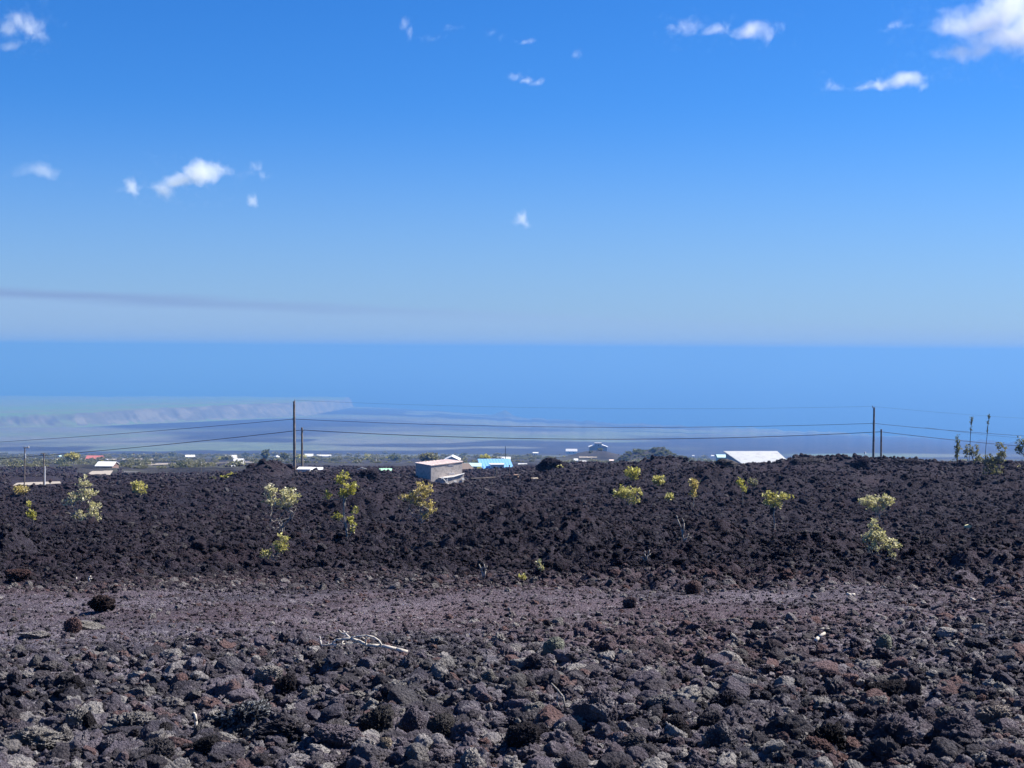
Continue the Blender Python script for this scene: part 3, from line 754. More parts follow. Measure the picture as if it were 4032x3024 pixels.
def off_roads(x, y, r):
    u, v = x / y, (CAMZ - macro(x, y)) / y; px, row = px_of(u, v); k = r > 0
    for a, b, c, d in ((300, 465, 1845, 1897), (40, 250, 1900, 1932), (480, 1020, 1852, 1884)): k &= ~((px > a) & (px < b) & (row > c) & (row < d) & (r > 120))
    return k
def r_mid(x, y, r): return np.clip(np.exp(rng.normal(0, .45, len(x))) * (.009 + .00056 * r) * np.where(r > 130, 1.7, 1.0), .012, .30)
scatter_rocks("lava_clinker", 275000, 14.5, 420.0, r_mid, "rough black clinker crust covering the lava field up to the ridge", off_roads, sink=.10, tall=1.1)

# ------------------------------------------------------------------ shrubs and trees
def leaf_mat(name, a, b, c, trans=.35):
    T = NT(name); t = T.attr("tone")
    col = T.mix(T.rng(t, .0, .55), a, b); col = T.mix(T.rng(t, .55, 1.0), col, c)
    d = T.new('ShaderNodeBsdfDiffuse'); tr = T.new('ShaderNodeBsdfTranslucent'); gl = T.new('ShaderNodeBsdfGlossy'); gl.inputs['Roughness'].default_value = .45
    T.set(d.inputs['Color'], col); T.set(tr.inputs['Color'], T.mix(.4, col, (.55, .55, .12))); gl.inputs['Color'].default_value = (.5, .5, .45, 1)
    m1 = T.new('ShaderNodeMixShader'); m1.inputs[0].default_value = trans; T.l.new(d.outputs[0], m1.inputs[1]); T.l.new(tr.outputs[0], m1.inputs[2])
    m2 = T.new('ShaderNodeMixShader'); m2.inputs[0].default_value = .08; T.l.new(m1.outputs[0], m2.inputs[1]); T.l.new(gl.outputs[0], m2.inputs[2])
    T.l.new(m2.outputs[0], T.out.inputs['Surface']); return T.m
def wood_mat(name, a, b, sc=30):
    T = NT(name); P = T.obj(); n = T.noise(P, sc, 4, .65)
    T.principled(T.mix(T.rng(n, .3, .7), a, b), .9, normal=T.bump(n, .5, .01)); return T.m
M['leaf_yellow'] = leaf_mat("yellow_leaves", (.32, .31, .07), (.52, .47, .15), (.70, .62, .28))
M['leaf_pale'] = leaf_mat("pale_leaves", (.38, .37, .17), (.62, .57, .32), (.82, .76, .56))
M['leaf_green'] = leaf_mat("green_leaves", (.24, .24, .04), (.43, .40, .07), (.64, .57, .16))
M['leaf_orange'] = leaf_mat("orange_leaves", (.36, .27, .08), (.55, .43, .16), (.68, .55, .28))
M['leaf_dark'] = leaf_mat("dark_leaves", (.025, .036, .020), (.046, .062, .032), (.085, .10, .048))
M['leaf_grey'] = leaf_mat("grey_leaves", (.085, .085, .062), (.15, .145, .11), (.23, .22, .165))
M['bark'] = wood_mat("grey_bark", (.17, .15, .13), (.38, .35, .31)); M['bark_dark'] = wood_mat("dark_bark", (.045, .04, .035), (.12, .105, .09))
M['bleached'] = wood_mat("bleached_wood", (.40, .36, .30), (.62, .57, .50))
class MB:
    def __init__(self): self.v, self.f, self.t = [], [], []
    def tube(self, a, b, ra, rb, n=5, tone=0.5):
        a, b = Vector(a), Vector(b); d = b - a
        if d.length < 1e-6: return
        q = d.to_track_quat('Z', 'Y'); k = len(self.v)
        for c, r in ((a, ra), (b, rb)):
            for i in range(n):
                t = 6.2832 * i / n; self.v.append(c + q @ Vector((math.cos(t) * r, math.sin(t) * r, 0)))
        for i in range(n): j = (i + 1) % n; self.f.append((k + i, k + j, k + n + j, k + n + i))
        self.f.append(tuple(k + i for i in range(n))[::-1]); self.f.append(tuple(k + n + i for i in range(n)))
    def poly(self, pts, r0, r1, n=6):
        for i in range(len(pts) - 1):
            t0, t1 = i / (len(pts) - 1), (i + 1) / (len(pts) - 1)
            self.tube(pts[i], pts[i + 1], r0 + (r1 - r0) * t0, r0 + (r1 - r0) * t1, n)
    def box(self, c, s, rz=0.0, q=None):
        k = len(self.v); m = Matrix.Rotation(rz, 3, 'Z') if q is None else q
        for z in (-.5, .5):
            for x, y in ((-.5, -.5), (.5, -.5), (.5, .5), (-.5, .5)):
                self.v.append(Vector(c) + m @ Vector((x * s[0], y * s[1], z * s[2])))
        for f in ((0, 3, 2, 1), (4, 5, 6, 7), (0, 1, 5, 4), (1, 2, 6, 5), (2, 3, 7, 6), (3, 0, 4, 7)): self.f.append(tuple(k + i for i in f))
    def hexa(self, p):                              # eight corners: four below, four above, same order
        k = len(self.v); self.v += [Vector(q) for q in p]
        for f in ((0, 3, 2, 1), (4, 5, 6, 7), (0, 1, 5, 4), (1, 2, 6, 5), (2, 3, 7, 6), (3, 0, 4, 7)): self.f.append(tuple(k + i for i in f))
    def slab(self, quad, th):                       # a quad with thickness downwards
        self.hexa([Vector(p) - Vector((0, 0, th)) for p in quad] + [Vector(p) for p in quad])
    def prism(self, poly, d):                       # polygon of points swept by d
        k, n = len(self.v), len(poly); d = Vector(d)
        self.v += [Vector(p) for p in poly] + [Vector(p) + d for p in poly]
        self.f.append(tuple(range(k, k + n))[::-1]); self.f.append(tuple(range(k + n, k + 2 * n)))
        for i in range(n): j = (i + 1) % n; self.f.append((k + i, k + j, k + n + j, k + n + i))
    def build(self, name, mat, parent=None, org=None, smooth=False):
        me = bpy.data.meshes.new(name); o0 = Vector(org) if org is not None else Vector((0, 0, 0))
        me.from_pydata([tuple(p - o0) for p in self.v], [], self.f); me.materials.append(M[mat] if isinstance(mat, str) else mat)
        if smooth: me.polygons.foreach_set("use_smooth", [True] * len(me.polygons))
        bm = bmesh.new(); bm.from_mesh(me); bmesh.ops.recalc_face_normals(bm, faces=bm.faces); bm.to_mesh(me); bm.free()
        o = bpy.data.objects.new(name, me)
        if org is not None and parent is None: o.location = o0
        return link(o, parent)
def leaf_mesh(tips, per, size, spread, seed):
    """rosettes of small leaf faces round each twig end"""
    rg = np.random.default_rng(seed); n = len(tips) * per
    c = np.repeat(np.asarray(tips), per, 0) + rg.normal(size=(n, 3)) * spread
    d = rg.normal(size=(n, 3)); d[:, 2] = np.abs(d[:, 2]) * .8 + .15; d /= np.linalg.norm(d, axis=1)[:, None]
    s = np.cross(d, rg.normal(size=(n, 3))); s /= np.linalg.norm(s, axis=1)[:, None]
    L = (size * rg.uniform(.6, 1.35, n))[:, None]
    v = np.stack([c, c + d * L * .5 + s * L * .32, c + d * L, c + d * L * .5 - s * L * .32], 1).reshape(-1, 3)
    f = np.arange(n * 4).reshape(n, 4)
    me = mesh_np("crown", v, f)
    tone = np.repeat(np.clip(np.repeat(rg.random(len(tips)), per) * .6 + rg.random(n) * .5, 0, 1), 4).astype(np.float32)
    me.attributes.new("tone", 'FLOAT', 'POINT').data.foreach_set("value", tone); return me
def grow(base, tips, seed, steps=3, spine=()):
    """join every twig end to the nearest lower wood, then thicken by what each stretch carries"""
    rg = np.random.default_rng(seed)
    nodes, par = [np.array(base)], [-1]
    for q in spine: nodes.append(np.array(q) + rg.normal(size=3) * .006); par.append(len(nodes) - 2)
    tips = sorted([np.array(t) for t in tips], key=lambda t: np.linalg.norm(t - nodes[0]))
    ends = []
    for t in tips:
        best, bi = 1e9, 0
        for i, q in enumerate(nodes):
            dz = t[2] - q[2]; dd = np.linalg.norm(t - q) + max(0, -dz) * 3 + .35 * np.linalg.norm(q - nodes[0]) * (0.6)
            if dd < best: best, bi = dd, i
        q = nodes[bi]; p = bi; L = np.linalg.norm(t - q)
        for k in range(1, steps + 1):
            w = k / steps
            pt = q + (t - q) * w; pt[2] += -.10 * L * math.sin(w * math.pi)
            if k < steps: pt = pt + rg.normal(size=3) * L * .05
            nodes.append(pt); par.append(p); p = len(nodes) - 1
        ends.append(p)
    load = np.zeros(len(nodes))
    for e in ends:
        while e > 0: load[e] += 1; e = par[e]
    return nodes, par, load
def shrub(name, label, base, lobes, leaf, n=46, per=11, lsize=None, thick=1.0, bark='bark', cat="shrub", group=None, seed=None, stems=1, fine=1.0, rmin=None, bare=0, spine=(), twigs=()):
    """lobes: (column, row, half width, half height) of the leafy masses in the photograph; base: (column, row) of the foot"""
    seed = seed if seed is not None else int(base[0] * 7 + base[1])
    rg = np.random.default_rng(seed)
    if rmin is None: g = ground(base[0], base[1], 14, 200)
    else:
        u, v = uv_of(base[0], base[1]); g = Vector((u * rmin, rmin, drop(u * rmin, rmin)))
    k = g.y / FPX; root = empty(name, g); org = np.array(g)
    area = np.array([l[2] * l[3] for l in lobes], float); area /= area.sum()
    tips = []
    for _ in range(int(n * 1.15)):
        l = lobes[int(rg.choice(len(lobes), p=area))]
        d = rg.normal(size=3); d /= np.linalg.norm(d); d *= rg.random() ** .45
        c = at(l[0], l[1], g.y)
        tips.append([c.x - g.x + d[0] * l[2] * 1.12 * k, d[1] * (l[2] * .7 + l[3] * .3) * k, c.z - g.z + d[2] * l[3] * 1.12 * k])
    H = max(t[2] for t in tips); leafy = list(tips)
    for l in twigs:
        for _ in range(9):
            d = rg.normal(size=3); d /= np.linalg.norm(d); c = at(l[0], l[1], g.y)
            tips.append([c.x - g.x + d[0] * l[2] * k, d[1] * l[2] * .6 * k, c.z - g.z + d[2] * l[3] * k])
    wood = MB()
    groups = [tips[i::stems] for i in range(stems)]
    for gi, tp in enumerate(groups):
        b = (rg.normal() * .05 * H * (stems > 1), rg.normal() * .05 * H * (stems > 1), -.06 * H)
        if not tp: continue
        sp = [list(at(q[0], q[1], g.y) - g) for q in spine]; nodes, par, load = grow(b, tp, seed + gi, spine=sp)
        for i in range(1, len(nodes)):
            ra, rb = (max(load[par[i]], load[i]) ** .5) * .0028 * thick * H, (load[i] ** .5) * .0026 * thick * H
            wood.tube(nodes[par[i]], nodes[i], max(ra, 1.15 * k), max(rb, .95 * k), 5 if load[i] > 3 else 3)
    wood.build("trunk", bark, root)
    lf = leafy
    me = leaf_mesh(lf, per, lsize or max(.020, 8.6 * k) * fine, max(.013, 3.7 * k) * fine, seed)
    me.materials.append(M[leaf]); link(bpy.data.objects.new("crown", me), root)
    return tag(root, label, cat, group)
G = "shrubs growing out of the lava"
shrub("shrub", "tall leaning bush with pale yellow leaf clusters, largest at left", (345, 2062), [(328, 1900, 26, 24), (345, 1950, 30, 40), (372, 2010, 26, 32), (320, 2035, 30, 18), (386, 2042, 14, 18), (285, 1965, 40, 26)], 'leaf_pale', 95, 11, group=G, stems=3, thick=.7, twigs=((280, 2000, 34, 36), (310, 2030, 30, 24)))
shrub("shrub", "small round yellow bush right of the tall leaning bush", (548, 1962), [(548, 1922, 34, 22), (535, 1910, 18, 12)], 'leaf_yellow', 46, 10, group=G, stems=2)
shrub("sapling", "thin little green sapling at the left edge of the lava field", (124, 2068), [(114, 1995, 6, 18), (120, 2025, 9, 16), (135, 2030, 6, 14)], 'leaf_green', 24, 8, cat="sapling", group=G)
shrub("shrub", "low dry brush beside the road at far left", (88, 1948), [(85, 1930, 26, 14), (70, 1922, 14, 8)], 'leaf_orange', 34, 9, group=G, stems=3)
shrub("shrub", "grey twiggy bush with a pale pinkish top left of the slim green tree", (1105, 2100), [(1065, 1930, 22, 24), (1110, 1945, 60, 24), (1150, 1965, 30, 22), (1100, 1985, 50, 18), (1060, 1975, 20, 14)], 'leaf_pale', 92, 11, group=G, stems=4, thick=.75, twigs=((1060, 2010, 30, 30), (1110, 2030, 40, 34), (1160, 2000, 24, 24), (1090, 2060, 36, 20)))
shrub("shrub", "small yellow shrub below the grey twiggy bush", (1090, 2212), [(1112, 2118, 20, 16), (1090, 2145, 26, 16), (1048, 2180, 20, 16), (1110, 2160, 22, 20)], 'leaf_yellow', 54, 10, group=G, stems=3, thick=.8, twigs=((1100, 2180, 34, 18), (1080, 2160, 24, 18)))
shrub("slim_tree", "slim upright tree with green top and bare dark trunk", (1368, 2112), [(1350, 1885, 24, 32), (1372, 1925, 34, 22), (1392, 1925, 18, 20), (1290, 1950, 10, 14), (1395, 2005, 12, 22), (1325, 2035, 22, 14), (1385, 2060, 18, 30), (1355, 1945, 24, 18)], 'leaf_green', 92, 12, cat="tree", thick=.75, group=G, spine=((1362, 2070), (1357, 2030), (1353, 1990), (1352, 1950), (1350, 1915), (1350, 1885)))
shrub("shrub", "spreading golden bush below the pink roofed building", (1655, 2055), [(1665, 1930, 36, 30), (1605, 1965, 28, 18), (1655, 1975, 40, 24), (1700, 2005, 28, 20), (1680, 2030, 20, 18), (1640, 1955, 30, 20)], 'leaf_orange', 100, 11, group=G, stems=3, thick=.85, twigs=((1630, 2000, 36, 24), (1660, 2025, 30, 18)))
shrub("shrub", "round yellow green bush just below the ridge in the middle", (2492, 1895), [(2492, 1864, 30, 22)], 'leaf_green', 44, 10, group=G, stems=2)
shrub("shrub", "dull yellow bush right of the round yellow green bush", (2595, 1922), [(2594, 1892, 24, 18)], 'leaf_yellow', 34, 9, group=G, stems=2)
shrub("shrub", "bright dome of yellow green leaves in the middle of the lava field", (2470, 1990), [(2465, 1940, 44, 22), (2510, 1940, 18, 12), (2500, 1975, 26, 10), (2440, 1950, 20, 14)], 'leaf_yellow', 70, 11, group=G, stems=3)
shrub("sapling", "narrow orange sapling standing alone right of the bright dome bush", (2730, 1994), [(2730, 1908, 14, 24), (2728, 1945, 10, 22)], 'leaf_orange', 38, 9, cat="sapling", group=G)
shrub("shrub", "tiny yellowish tuft between the bright dome bush and orange sapling", (2637, 1978), [(2637, 1960, 14, 10)], 'leaf_yellow', 16, 8, group=G)
shrub("sapling", "faint long-stalked sapling below the white roof", (2925, 1994), [(2914, 1898, 12, 14), (2930, 1925, 12, 12)], 'leaf_green', 22, 8, cat="sapling", group=G)
shrub("shrub", "dull small bush right of the long-stalked sapling", (2965, 1925), [(2963, 1902, 16, 12)], 'leaf_grey', 20, 8, group=G)
shrub("small_tree", "flat-topped little tree with a thin white trunk", (3048, 2092), [(3035, 1955, 26, 16), (3085, 1958, 34, 14), (3025, 1975, 22, 12), (3055, 1985, 20, 10)], 'leaf_yellow', 60, 11, cat="tree", thick=.8, group=G, spine=((3050, 2060), (3046, 2030), (3050, 2005), (3045, 1985)))
shrub("shrub", "cream flowering dome bush, upper of the right-hand pair", (3455, 2048), [(3460, 1968, 52, 22), (3500, 1975, 24, 16), (3400, 1978, 26, 12), (3450, 2000, 40, 14)], 'leaf_pale', 86, 12, group=G, stems=3, thick=.8, twigs=((3445, 2015, 40, 14), (3490, 2010, 30, 14)))
shrub("shrub", "cream leaved bush with a spire, lower of the right-hand pair", (3470, 2200), [(3438, 2068, 16, 22), (3455, 2110, 34, 24), (3415, 2120, 22, 18), (3510, 2140, 36, 26), (3515, 2178, 22, 16), (3450, 2150, 36, 22)], 'leaf_pale', 104, 11, group=G, stems=3, thick=.8, twigs=((3430, 2150, 34, 30), (3470, 2175, 34, 16)))
GR = "trees standing on the ridge at right"
shrub("tree", "leafy many-stemmed tree on the ridge near the right edge", (3910, 1932), [(3930, 1760, 14, 26), (3905, 1815, 34, 22), (3945, 1800, 20, 30), (3915, 1860, 40, 36), (3880, 1810, 16, 14), (3955, 1775, 8, 18), (3925, 1905, 30, 20)], 'leaf_grey', 110, 10, cat="tree", thick=1.0, bark='bark_dark', group=GR, rmin=100)
shrub("spire_tree", "short narrow conical tree on the ridge right of the poles", (3770, 1842), [(3771, 1735, 6, 18), (3771, 1765, 9, 14), (3768, 1795, 7, 16)], 'leaf_dark', 60, 7, cat="tree", bark='bark_dark', group=GR, rmin=126, thick=1.0, fine=.65, spine=((3770, 1815), (3770, 1785), (3771, 1750), (3771, 1725)))
shrub("spire_tree", "tall bare mast-like tree with tufted tip, straight one", (3815, 1842), [(3826, 1650, 3, 18), (3825, 1668, 4, 8), (3823, 1690, 2, 10)], 'leaf_dark', 30, 5, fine=.48, spine=((3816, 1800), (3819, 1760), (3822, 1710), (3824, 1675), (3826, 1645)), cat="tree", bark='bark_dark', group=GR, rmin=127, thick=.4)
shrub("spire_tree", "tall bare mast-like tree with tufted tip, leaning right", (3876, 1842), [(3894, 1642, 4, 12), (3890, 1662, 2, 10), (3888, 1690, 2, 14)], 'leaf_dark', 28, 5, fine=.48, spine=((3879, 1800), (3882, 1760), (3887, 1710), (3891, 1670), (3894, 1640)), cat="tree", bark='bark_dark', group=GR, rmin=128, thick=.36)
shrub("shrub", "open grey green bush at the foot of the straight mast-like tree", (3825, 1844), [(3805, 1775, 8, 24), (3828, 1780, 6, 22), (3846, 1775, 6, 20), (3845, 1815, 14, 18)], 'leaf_grey', 46, 8, bark='bark_dark', group=GR, rmin=125, stems=3)
shrub("tree", "dark spreading crown of a tree cut off by the right edge", (4075, 1860), [(4040, 1750, 40, 26), (4015, 1775, 24, 14), (4085, 1770, 44, 36), (4055, 1795, 30, 12)], 'leaf_dark', 90, 9, cat="tree", bark='bark_dark', group=GR, rmin=118)
shrub("shrub", "little golden bush on the ridge at the right edge", (4010, 1868), [(4010, 1852, 20, 10)], 'leaf_yellow', 20, 8, group=G, rmin=112)
shrub("shrub", "tiny leafy plant with cream tips at the front of the lava field", (2126, 2258), [(2124, 2220, 9, 12), (2130, 2240, 9, 10)], 'leaf_pale', 14, 7, group=G, thick=.8, rmin=None)
shrub("shrub", "tiny yellow plant left of the cream tipped plant", (2058, 2285), [(2058, 2272, 11, 8)], 'leaf_yellow', 12, 7, group=G)
shrub("shrub", "small golden tuft in front of the dark round mound", (2206, 1860), [(2206, 1845, 10, 11)], 'leaf_yellow', 16, 7, group=G, rmin=128)
shrub("shrub", "faint yellow bush on the left horizon of the lava field", (915, 1888), [(915, 1876, 16, 10), (885, 1882, 12, 6)], 'leaf_green', 22, 8, group=G, rmin=122)
shrub("shrub", "dry grey round bush near the left end of the ridge", (836, 1898), [(836, 1890, 11, 8)], 'leaf_grey', 16, 8, group=G, rmin=122)
shrub("shrub", "golden bush beside the blue roofed house", (1888, 1866), [(1887, 1853, 9, 9)], 'leaf_yellow', 18, 8, group=G, rmin=300)
def dead(name, label, base, lines, mat='bleached', r0=1.6, rmin=None, cat="dead branch"):
    """lines: polylines in photograph pixels with a depth offset in metres; base: pixel whose ground depth is used"""
    g = ground(base[0], base[1] + 9, 4, 160) if rmin is None else at(base[0], base[1], rmin)
    k = g.y / FPX; m = MB()
    for ln in lines:
        w = ln[0]; pts = [at(p[0], p[1], g.y + (p[2] if len(p) > 2 else 0)) for p in ln[1:]]
        m.poly(pts, w * k * .9, w * k * .6, 6)
    o = m.build(name, mat, None, g, smooth=True); return tag(o, label, cat)
dead("fallen_branch", "bleached white forked branch lying on the cinder flat", (1430, 2560), [
    (9, (1605, 2568), (1560, 2556), (1505, 2543, .02), (1445, 2541, .03), (1415, 2525, .05), (1380, 2514, .06)),
    (6, (1380, 2514, .06), (1345, 2518, .08), (1322, 2519, .1), (1310, 2533, .1), (1297, 2540, .1)),
    (5, (1380, 2514, .06), (1365, 2500, .1), (1352, 2484, .14)), (4, (1365, 2500, .1), (1345, 2492, .15), (1334, 2480, .16)), (3, (1358, 2492, .1), (1372, 2488, .1)),
    (5, (1503, 2543, .02), (1492, 2522, .0), (1470, 2508, .0), (1440, 2502, .02), (1400, 2507, .05), (1384, 2508, .06)),
    (4, (1440, 2540, .03), (1440, 2515, .03), (1442, 2500, .03)), (3, (1440, 2520, .03), (1425, 2508, .05), (1412, 2502, .05)), (3, (1440, 2516, .03), (1456, 2512, .03)),
    (4, (1412, 2527, .05), (1390, 2533, .1), (1360, 2536, .12), (1330, 2537, .12)), (4, (1330, 2538, .1), (1300, 2540, .1), (1265, 2540, .12), (1262, 2520, .14), (1258, 2504, .14)),
    (3, (1297, 2540, .1), (1290, 2530, .1), (1296, 2524, .1)), (3, (1310, 2536, .1), (1322, 2545, .06)), (3, (1345, 2536, .1), (1352, 2524, .12))])
ST = "pale dead sticks on the rubble"
tag(dead("stick", "short white stick standing upright near the bottom left", (770, 2868), [(8, (772, 2872), (772, 2840), (768, 2812), (760, 2806))]), group=ST)
tag(dead("stick", "bent white stick lying on the right rubble", (3215, 2528), [(9, (3210, 2526), (3222, 2510, .02), (3248, 2492, .06))]), group=ST)
tag(dead("stick", "straight white stick near the right edge", (3935, 2778), [(8, (3905, 2774), (3940, 2772, .02), (3972, 2773, .04))]), group=ST)
tag(dead("stick", "thin forked bare twig rising from the rubble by centre", (2225, 2795), [(5, (2226, 2792), (2218, 2745), (2195, 2716, .02), (2170, 2690, .03)), (4, (2203, 2790), (2192, 2760), (2198, 2722, .02))], 'bark'), group=ST)
tag(dead("stick", "pale curved stick left of the bent white stick", (3235, 2478), [(5, (3225, 2478), (3245, 2474, .01), (3265, 2476, .02))], 'bark'), group=ST)
tag(dead("stick", "short pale chip of wood at the far right of the cinder", (3835, 2364), [(6, (3822, 2356), (3836, 2362, .01), (3848, 2366, .02))]), group=ST)
tag(dead("stick", "white flattened chip of wood on the right rubble edge", (3350, 2344), [(8, (3336, 2338), (3350, 2343, .01), (3366, 2340, .02))]), group=ST)
DT = "grey leafless twigs in the lava field"
tag(dead("dead_sapling", "thin leafless grey sapling in the middle right", (2695, 2135), [(4, (2694, 2135), (2684, 2085), (2668, 2045), (2664, 2030)), (3, (2690, 2128), (2710, 2112), (2722, 2118)), (3, (2692, 2130), (2704, 2120), (2712, 2100)), (3, (2690, 2105), (2694, 2060), (2686, 2040))], 'bark', cat="dead sapling"), group=DT)
tag(dead("dead_sapling", "small fan of grey twigs right of centre", (2540, 2212), [(4, (2540, 2212), (2552, 2185), (2558, 2165)), (3, (2540, 2212), (2528, 2190), (2522, 2200)), (3, (2545, 2200), (2538, 2180), (2540, 2168)), (3, (2548, 2195), (2562, 2180))], 'bark', cat="dead sapling"), group=DT)
tag(dead("dead_sapling", "pale leafless shrub sticking up at the front of the lava field", (1905, 2280), [(5, (1905, 2282), (1898, 2250), (1886, 2222)), (4, (1905, 2280), (1912, 2248), (1906, 2222)), (3, (1900, 2262), (1915, 2240), (1918, 2228)), (3, (1897, 2248), (1902, 2232))], 'bark', cat="dead sapling"), group=DT)
tag(dead("dead_sapling", "white broken twigs beyond the cinder flat at left", (355, 2292), [(5, (352, 2292), (350, 2275), (358, 2268)), (4, (300, 2292), (301, 2272)), (3, (352, 2284), (362, 2276))], 'bleached', cat="dead sapling"), group=DT)

# ------------------------------------------------------------------ roads, poles, wires, houses
def paint(name, col, rough=.6, dirt=.25, sc=3.0, metal=0.0, dark=(.12, .10, .085)):
    T = NT(name); P = T.obj(); n = T.noise(P, sc, 5, .65); s = T.noise(P, sc * 9, 3, .6)
    c = T.mix(T.math('MULTIPLY', T.rng(n, .45, .75), dirt), col, dark)
    c = T.mix(T.math('MULTIPLY', T.rng(s, .4, .7), dirt * .4), c, tuple(x * .7 for x in col))
    T.principled(c, rough, metal, normal=T.bump(s, .15, .01)); M[name] = T.m; return name
paint("white_roof", (.72, .72, .71), .45, .10); paint("white_wall", (.74, .73, .70), .7, .15); paint("cream_wall", (.66, .62, .50), .7, .2)
paint("metal_roof", (.60, .61, .60), .5, .35, 1.2); paint("pink_roof", (.86, .68, .60), .6, .12); paint("red_roof", (.52, .17, .15), .6, .2)
paint("blue_roof", (.20, .42, .74), .45, .15); paint("teal_roof", (.45, .66, .66), .5, .2); paint("green_roof", (.42, .72, .50), .5, .15)
paint("grey_wall", (.62, .62, .60), .8, .3); paint("brown_wall", (.20, .13, .11), .8, .3); paint("lava_wall", (.50, .45, .41), .9, .75, 4, dark=(.07, .065, .07))
paint("pink_wall", (.66, .44, .38), .7, .2); paint("tan_wall", (.50, .42, .32), .8, .3); paint("window_dark", (.012, .012, .015), .25, .0)
paint("rust_wood", (.26, .16, .11), .9, .4); paint("orange_sign", (.70, .22, .04), .6, .15); paint("black_print", (.02, .02, .02), .6, 0)
paint("red_car", (.35, .05, .04), .35, .1); paint("white_car", (.78, .78, .78), .3, .05); paint("tyre_black", (.02, .02, .02), .9, 0); paint("purple_panel", (.13, .07, .20), .8, .2)
paint("pvc_white", (.78, .78, .76), .5, .08); paint("steel_grey", (.35, .36, .38), .5, .2); paint("tarp_grey", (.42, .44, .43), .7, .2); paint("brown_roof", (.17, .13, .11), .8, .3)
paint("wire_black", (.025, .03, .04), .7, 0); paint("yellow_scrap", (.75, .68, .36), .7, .1)
M['pole_wood'] = wood_mat("pole_wood", (.13, .10, .08), (.30, .25, .20), 2.0)
def cinder_mat():
    T = NT("gravel_road"); P = T.pos(); n = T.noise(P, 1.2, 5, .7); t = T.noise(P, .25, 3, .6)
    c = T.mix(T.rng(n, .3, .7), (.27, .23, .19), (.40, .35, .29)); c = T.mix(T.rng(t, .5, .7, 0, .5), c, (.20, .17, .15))
    T.principled(c, .95, normal=T.bump(n, .4, .05)); return T.m
M['gravel'] = cinder_mat()
T = NT("grey_road"); P = T.pos(); n = T.noise(P, .6, 5, .7)
T.principled(T.mix(T.rng(n, .3, .7), (.085, .08, .085), (.125, .115, .11)), .95); M['grey_road'] = T.m
def road(name, label, left, right, mat, rmin=130, n=28, lift=.22):
    """left, right: the two edges as pixel polylines"""
    def res(pl, n):
        pl = np.array(pl, float); t = np.linspace(0, len(pl) - 1, n); i = np.arange(len(pl))
        return np.column_stack([np.interp(t, i, pl[:, 0]), np.interp(t, i, pl[:, 1])])
    L, R = res(left, n), res(right, n); k = 7; v = []
    for a, b in zip(L, R):
        pa, pb = ground(a[0], a[1], rmin, 5000, False), ground(b[0], b[1], rmin, 5000, False)
        for j in range(k):
            p = pa.lerp(pb, j / (k - 1)); v.append((p.x, p.y, macro(np.array([p.x]), np.array([p.y]))[0] + lift))
    v = np.array(v)
    f = [(i * k + j, i * k + j + 1, (i + 1) * k + j + 1, (i + 1) * k + j) for i in range(n - 1) for j in range(k - 1)]
    vb = v.copy(); vb[:, 2] -= 1.2
    m = MB(); m.v = [Vector(p) for p in v]; m.f = f
    o = m.build(name, mat); return tag(o, label, None, None, "structure")
road("gravel_road", "pale gravel road running up to the white-roofed carport", [(318, 1893), (345, 1870), (376, 1849)], [(425, 1893), (436, 1870), (450, 1849)], 'gravel')
road("gravel_road", "pale gravel verge at the foot of the left pole", [(50, 1920), (110, 1918), (170, 1915), (240, 1911)], [(66, 1909), (115, 1906), (175, 1904), (236, 1902)], 'gravel', 152)
road("gravel_road", "pale gravel track curving among the scrub", [(546, 1834), (560, 1822), (575, 1812), (600, 1807)], [(600, 1838), (598, 1826), (600, 1816), (625, 1807)], 'gravel', 300, lift=.6)
road("gravel_road", "thin pale road crossing behind the white cabin", [(600, 1836), (750, 1832), (900, 1828), (1060, 1824)], [(600, 1830), (750, 1827), (900, 1823.5), (1060, 1820)], 'gravel', 300, lift=.6)
road("grey_road", "grey cinder road crossing the lava at left", [(488, 1870), (650, 1876), (850, 1874), (940, 1872)], [(488, 1856), (650, 1862), (850, 1862), (940, 1861)], 'grey_road', 215, lift=.10)
road("gravel_road", "pale cleared strip between the houses at left", [(300, 1816), (400, 1814), (560, 1812)], [(300, 1811), (400, 1809.5), (560, 1808.5)], 'gravel', 300, lift=.6)
road("gravel_road", "pale cleared lot below the dark hill", [(2470, 1822), (2540, 1826), (2600, 1824)], [(2500, 1814), (2540, 1819), (2600, 1819)], 'gravel', 300, lift=.6)
road("gravel_road", "pale bare strip below the house on the hill", [(2280, 1806), (2350, 1806)], [(2280, 1801), (2350, 1802)], 'gravel', 300, lift=.6)
